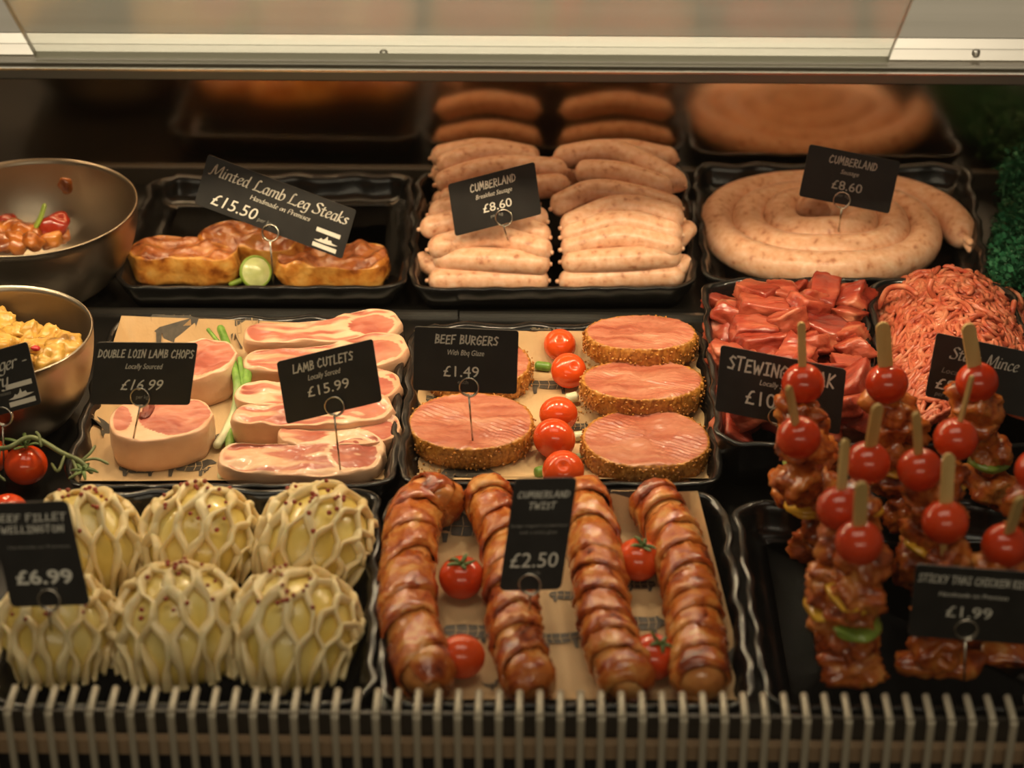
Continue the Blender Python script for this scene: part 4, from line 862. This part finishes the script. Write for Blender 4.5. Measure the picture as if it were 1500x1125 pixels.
def ticket(corners, ring, foot, zf, label, lines, lean=16, pin=True, logo=None, base=None, cm=None):
    F = P(foot[0], foot[1], zf); Rg = P(ring[0], ring[1], y=F.y-.0005); root = thing('price_ticket', label, 'price card', F, 'price cards')
    n = Vector((0, -math.cos(R(lean)), math.sin(R(lean)))); p0 = Rg-n*.0016
    TL, TR, BR, BL = [PP(x, y, p0, n) for x, y in corners]
    O = BL; U = TR-TL; V = TL-BL; asp = U.length/V.length
    def loc(u, v, d=0): return O+U*u+V*v+n*d
    rc = .05; out = []
    for (cx, cy, a0) in ((1-rc/asp*1, rc, -90), (1-rc/asp, 1-rc, 0), (rc/asp, 1-rc, 90), (rc/asp, rc, 180)):
        for k in range(6): a = R(a0+k*18); out.append((cx+rc/asp*math.cos(a), cy+rc*math.sin(a)))
    m = len(out); v = [loc(u, w_, .0006) for u, w_ in out]+[loc(u, w_, -.0006) for u, w_ in out]
    g = G().add(v, [tuple(range(m)), tuple(reversed(range(m, 2*m)))], 0); g.add(v, [(k, m+k, m+(k+1) % m, (k+1) % m) for k in range(m)], 1)
    card = obj('card', g, [cm or m_card, m_cedge], root, smooth=False)
    for (kind, txt, u, vv, hgt, wid, nm) in lines:      # u centre, vv baseline, hgt cap height as share of V, wid share of U
        ink = m_ink
        if kind == 'h': t, wd = hand(txt, .15, seed=len(txt)); cap = 1
        elif kind == 'c': t, wd = calli(txt, .12); cap = .8
        else: t, wd = plain(txt, .25 if 'i' in kind else 0, .025 if 'b' in kind else 0); cap = .70
        if 'g' in kind: ink = m_ink2
        t.v = [loc(u-wid/2+p.x/wd*wid, vv+p.y/cap*hgt, .0011) for p in t.v]
        obj(nm, t, ink, card, smooth=False)
    if logo:
        u0, v0, w_, h_ = logo; t = G()
        for a, b in ((0, .22), (.78, 1)): t.add([loc(u0, v0+a*h_, .001), loc(u0+w_, v0+a*h_, .001), loc(u0+w_, v0+b*h_, .001), loc(u0, v0+b*h_, .001)], [(0, 1, 2, 3)])
        sk = [(0, .34), (.2, .40), (.28, .52), (.36, .46), (.46, .56), (.52, .72), (.56, .52), (.7, .56), (.74, .44), (1, .40), (.8, .34), (.5, .30), (.2, .30)]
        t.add([loc(u0+a*w_, v0+b*h_, .001) for a, b in sk], [tuple(range(len(sk)))]); obj('logo', t, m_ink, card, smooth=False, label='two pale bars with a small skyline between them')
    if pin:
        pts = []; rr = .0077; X = Vector((1, 0, 0)); Y = n.cross(X)*-1
        for k in range(61):
            a = -math.pi/2+2*math.pi*2*k/60; pts.append(Rg+X*rr*math.cos(a)+Vector((0, math.sin(R(lean)), math.cos(R(lean))))*rr*math.sin(a)+n*(.0022-.0062*k/60*(1 if k > 0 else 0)))
        g = tube(pts, .0008, 7); g.join(tube([pts[0], F-Vector((0, 0, .006 if not base else 0))], .0008, 7)); obj('pin', g, m_wire, root)
    if base:
        w0, w1, hh = .018, .008, .015; b = Vector((F.x, F.y, base)); t = .006
        v = [b+Vector(p) for p in ((-w0, -t*1.6, 0), (w0, -t*1.6, 0), (w0, t*1.6, 0), (-w0, t*1.6, 0), (-w0*.92, -t*1.4, .003), (w0*.92, -t*1.4, .003), (w0*.92, t*1.4, .003), (-w0*.92, t*1.4, .003), (-w1, -t*.5, hh), (w1, -t*.5, hh), (w1, t*.5, hh), (-w1, t*.5, hh))]
        f = [(3, 2, 1, 0), (8, 9, 10, 11)]+[(r*4+k, r*4+(k+1) % 4, r*4+4+(k+1) % 4, r*4+4+k) for r in (0, 1) for k in range(4)]
        g = G().add(v, f)
        for sx in (-.004, .004):
            for sz in (.0045, .0095): g.join(lathe([(.0001, .0006), (.0012, .0004), (.0014, -.001)], (0, 0, 0), 10).xf(Matrix.Rotation(R(75), 3, 'X')).move(b+Vector((sx*.7, -t*1.05+(sz-.0045)*-.0+(.0095-sz)*-.6+.0015, sz))))
        obj('stand_base', g, m_grey, root, smooth=False)
S1 = 'i'
ticket([(305, 226), (522, 308), (493, 378), (285, 298)], (396, 341), (403, 441), .0, 'long black card reading Minted Lamb Leg Steaks on a grey wedge stand',
       [('c', 'Minted Lamb Leg Steaks', .5, .66, .22, .92, 'title'), ('c', 'Handmade on Premises', .53, .47, .09, .40, 'subtitle'), ('i', '£15.50', .25, .11, .23, .31, 'price'), ('ig', 'per kg', .46, .12, .08, .10, 'unit')], 20, logo=(.79, .05, .16, .38), base=.0)
ticket([(656, 270), (783, 237), (793, 313), (667, 346)], (738, 319), (744, 343), .066, 'small black Cumberland breakfast sausage card tilted upwards, stuck in the sausages',
       [('h', 'CUMBERLAND', .5, .74, .14, .52, 'title'), ('i', 'Breakfast Sausage', .5, .58, .085, .42, 'subtitle'), ('p', '£8.60', .52, .30, .16, .33, 'price'), ('g', 'per kg', .50, .18, .06, .14, 'unit')])
ticket([(1186, 211), (1319, 237), (1304, 312), (1170, 287)], (1233, 293), (1229, 331), .050, 'small black Cumberland card stuck in the sausage coil',
       [('h', 'CUMBERLAND', .5, .74, .14, .52, 'title'), ('i', 'Sausage', .49, .57, .085, .20, 'subtitle'), ('p', '£8.60', .49, .27, .17, .33, 'price'), ('g', 'per kg', .47, .14, .06, .14, 'unit')])
ticket([(142, 501), (290, 502), (277, 588), (131, 592)], (205, 582), (193, 640), .040, 'black double loin lamb chops card priced £16.99',
       [('h', 'DOUBLE LOIN LAMB CHOPS', .5, .76, .12, .94, 'title'), ('i', 'Locally Sourced', .5, .58, .085, .37, 'subtitle'), ('i', '£16.99', .50, .24, .17, .42, 'price'), ('g', 'per kg', .52, .10, .06, .12, 'unit')])
ticket([(405, 530), (546, 496), (564, 588), (420, 621)], (490, 595), (498, 679), .032, 'black lamb cutlets card priced £15.99, tilted over the cutlets',
       [('h', 'LAMB CUTLETS', .46, .76, .13, .62, 'title'), ('i', 'Locally Sorced', .46, .60, .085, .34, 'subtitle'), ('p', '£15.99', .48, .34, .16, .43, 'price')])
ticket([(607, 478), (760, 484), (757, 577), (605, 571)], (687, 567), (693, 645), .0275, 'black beef burgers card priced £1.49',
       [('h', 'BEEF BURGERS', .5, .76, .13, .60, 'title'), ('i', 'With Bbq Glaze', .5, .58, .085, .35, 'subtitle'), ('p', '£1.49', .46, .24, .17, .34, 'price'), ('g', 'each', .48, .13, .06, .10, 'unit')])
ticket([(1056, 505), (1240, 541), (1231, 636), (1047, 601)], (1140, 610), (1140, 655), .052, 'black stewing steak card behind the left kebab tomatoes',
       [('h', 'STEWING STEAK', .49, .68, .19, .84, 'title'), ('i', 'Locally Sourced', .5, .52, .08, .34, 'subtitle'), ('p', '£10.99', .45, .20, .22, .44, 'price')])
ticket([(1372, 487), (1536, 522), (1519, 625), (1355, 580)], (1448, 590), (1450, 625), .062, 'black steak mince card behind the right kebab tomatoes',
       [('c', 'Steak Mince', .45, .66, .18, .60, 'title'), ('ig', 'Locally Sourced', .35, .42, .08, .5, 'subtitle'), ('p', '£9.49', .28, .16, .17, .42, 'price'), ('ig', 'per kg', .15, .05, .07, .15, 'unit')])
ticket([(-18, 737), (99, 733), (126, 884), (17, 889)], (72, 879), (74, 914), .062, 'upright black card priced £6.99 at the left among the pastry parcels',
       [('h', 'BEEF FILLET', .48, .82, .065, .90, 'title'), ('h', 'WELLINGTON', .48, .71, .065, .78, 'title'), ('g', 'Handmade on Premises', .52, .56, .03, .78, 'subtitle'), ('pb', '£6.99', .50, .22, .13, .72, 'price'), ('g', 'each', .52, .15, .035, .2, 'unit')])
ticket([(754, 701), (846, 699), (825, 861), (731, 865)], (776, 856), (776, 884), .048, 'upright black card priced £2.50 among the bacon-wrapped twists',
       [('h', 'CUMBERLAND', .5, .83, .055, .82, 'title'), ('h', 'TWIST', .5, .73, .055, .42, 'title'), ('g', 'Sausage wrapped in smoked bacon', .5, .57, .028, .92, 'subtitle'), ('g', 'with a sticky glaze', .5, .51, .028, .6, 'subtitle'), ('p', '£2.50', .50, .21, .13, .76, 'price'), ('g', 'each', .52, .14, .035, .2, 'unit')])
ticket([(1342, 826), (1520, 839), (1507, 944), (1330, 931)], (1415, 922), (1412, 1024), .0065, 'black card priced £1.99 in front of the chicken kebabs',
       [('h', 'STICKY THAI CHICKEN KEBAB', .52, .78, .10, .98, 'title'), ('i', 'Handmade on Premises', .50, .60, .06, .58, 'subtitle'), ('p', '£1.99', .48, .32, .15, .38, 'price')], 5)
ticket([(-112, 543), (40, 500), (62, 590), (-90, 633)], (4, 610), (6, 712), .0, 'black ginger stir fry card leaning before the yellow chicken bowl',
       [('c', 'Chicken Ginger -', .47, .66, .20, .95, 'title'), ('c', 'Stir Fry', .48, .42, .20, .50, 'title'), ('ig', 'Handmade on Premises', .5, .28, .06, .5, 'subtitle')], 16, logo=(.71, .07, .25, .36))
# red and white strip behind the wedge stand
c = P(404, 446, .002); t = thing('red_white_strip', 'thin strip, white at one end and red at the other, by the wedge stand', 'marker', c+Vector((0, .012, 0)))
a, b, d = P(353, 445, .003), P(404, 447, .003), P(458, 445, .003)
for nm, p, q, m in (('white_end', a, b, m_white), ('red_end', b, d, m_redp)):
    obj(nm, rtube([p+Vector((0, .012, 0)), (p+q)/2+Vector((0, .011, 0)), q+Vector((0, .012, 0))], .0022, .12, 10, 8, sq=.6), m, t)
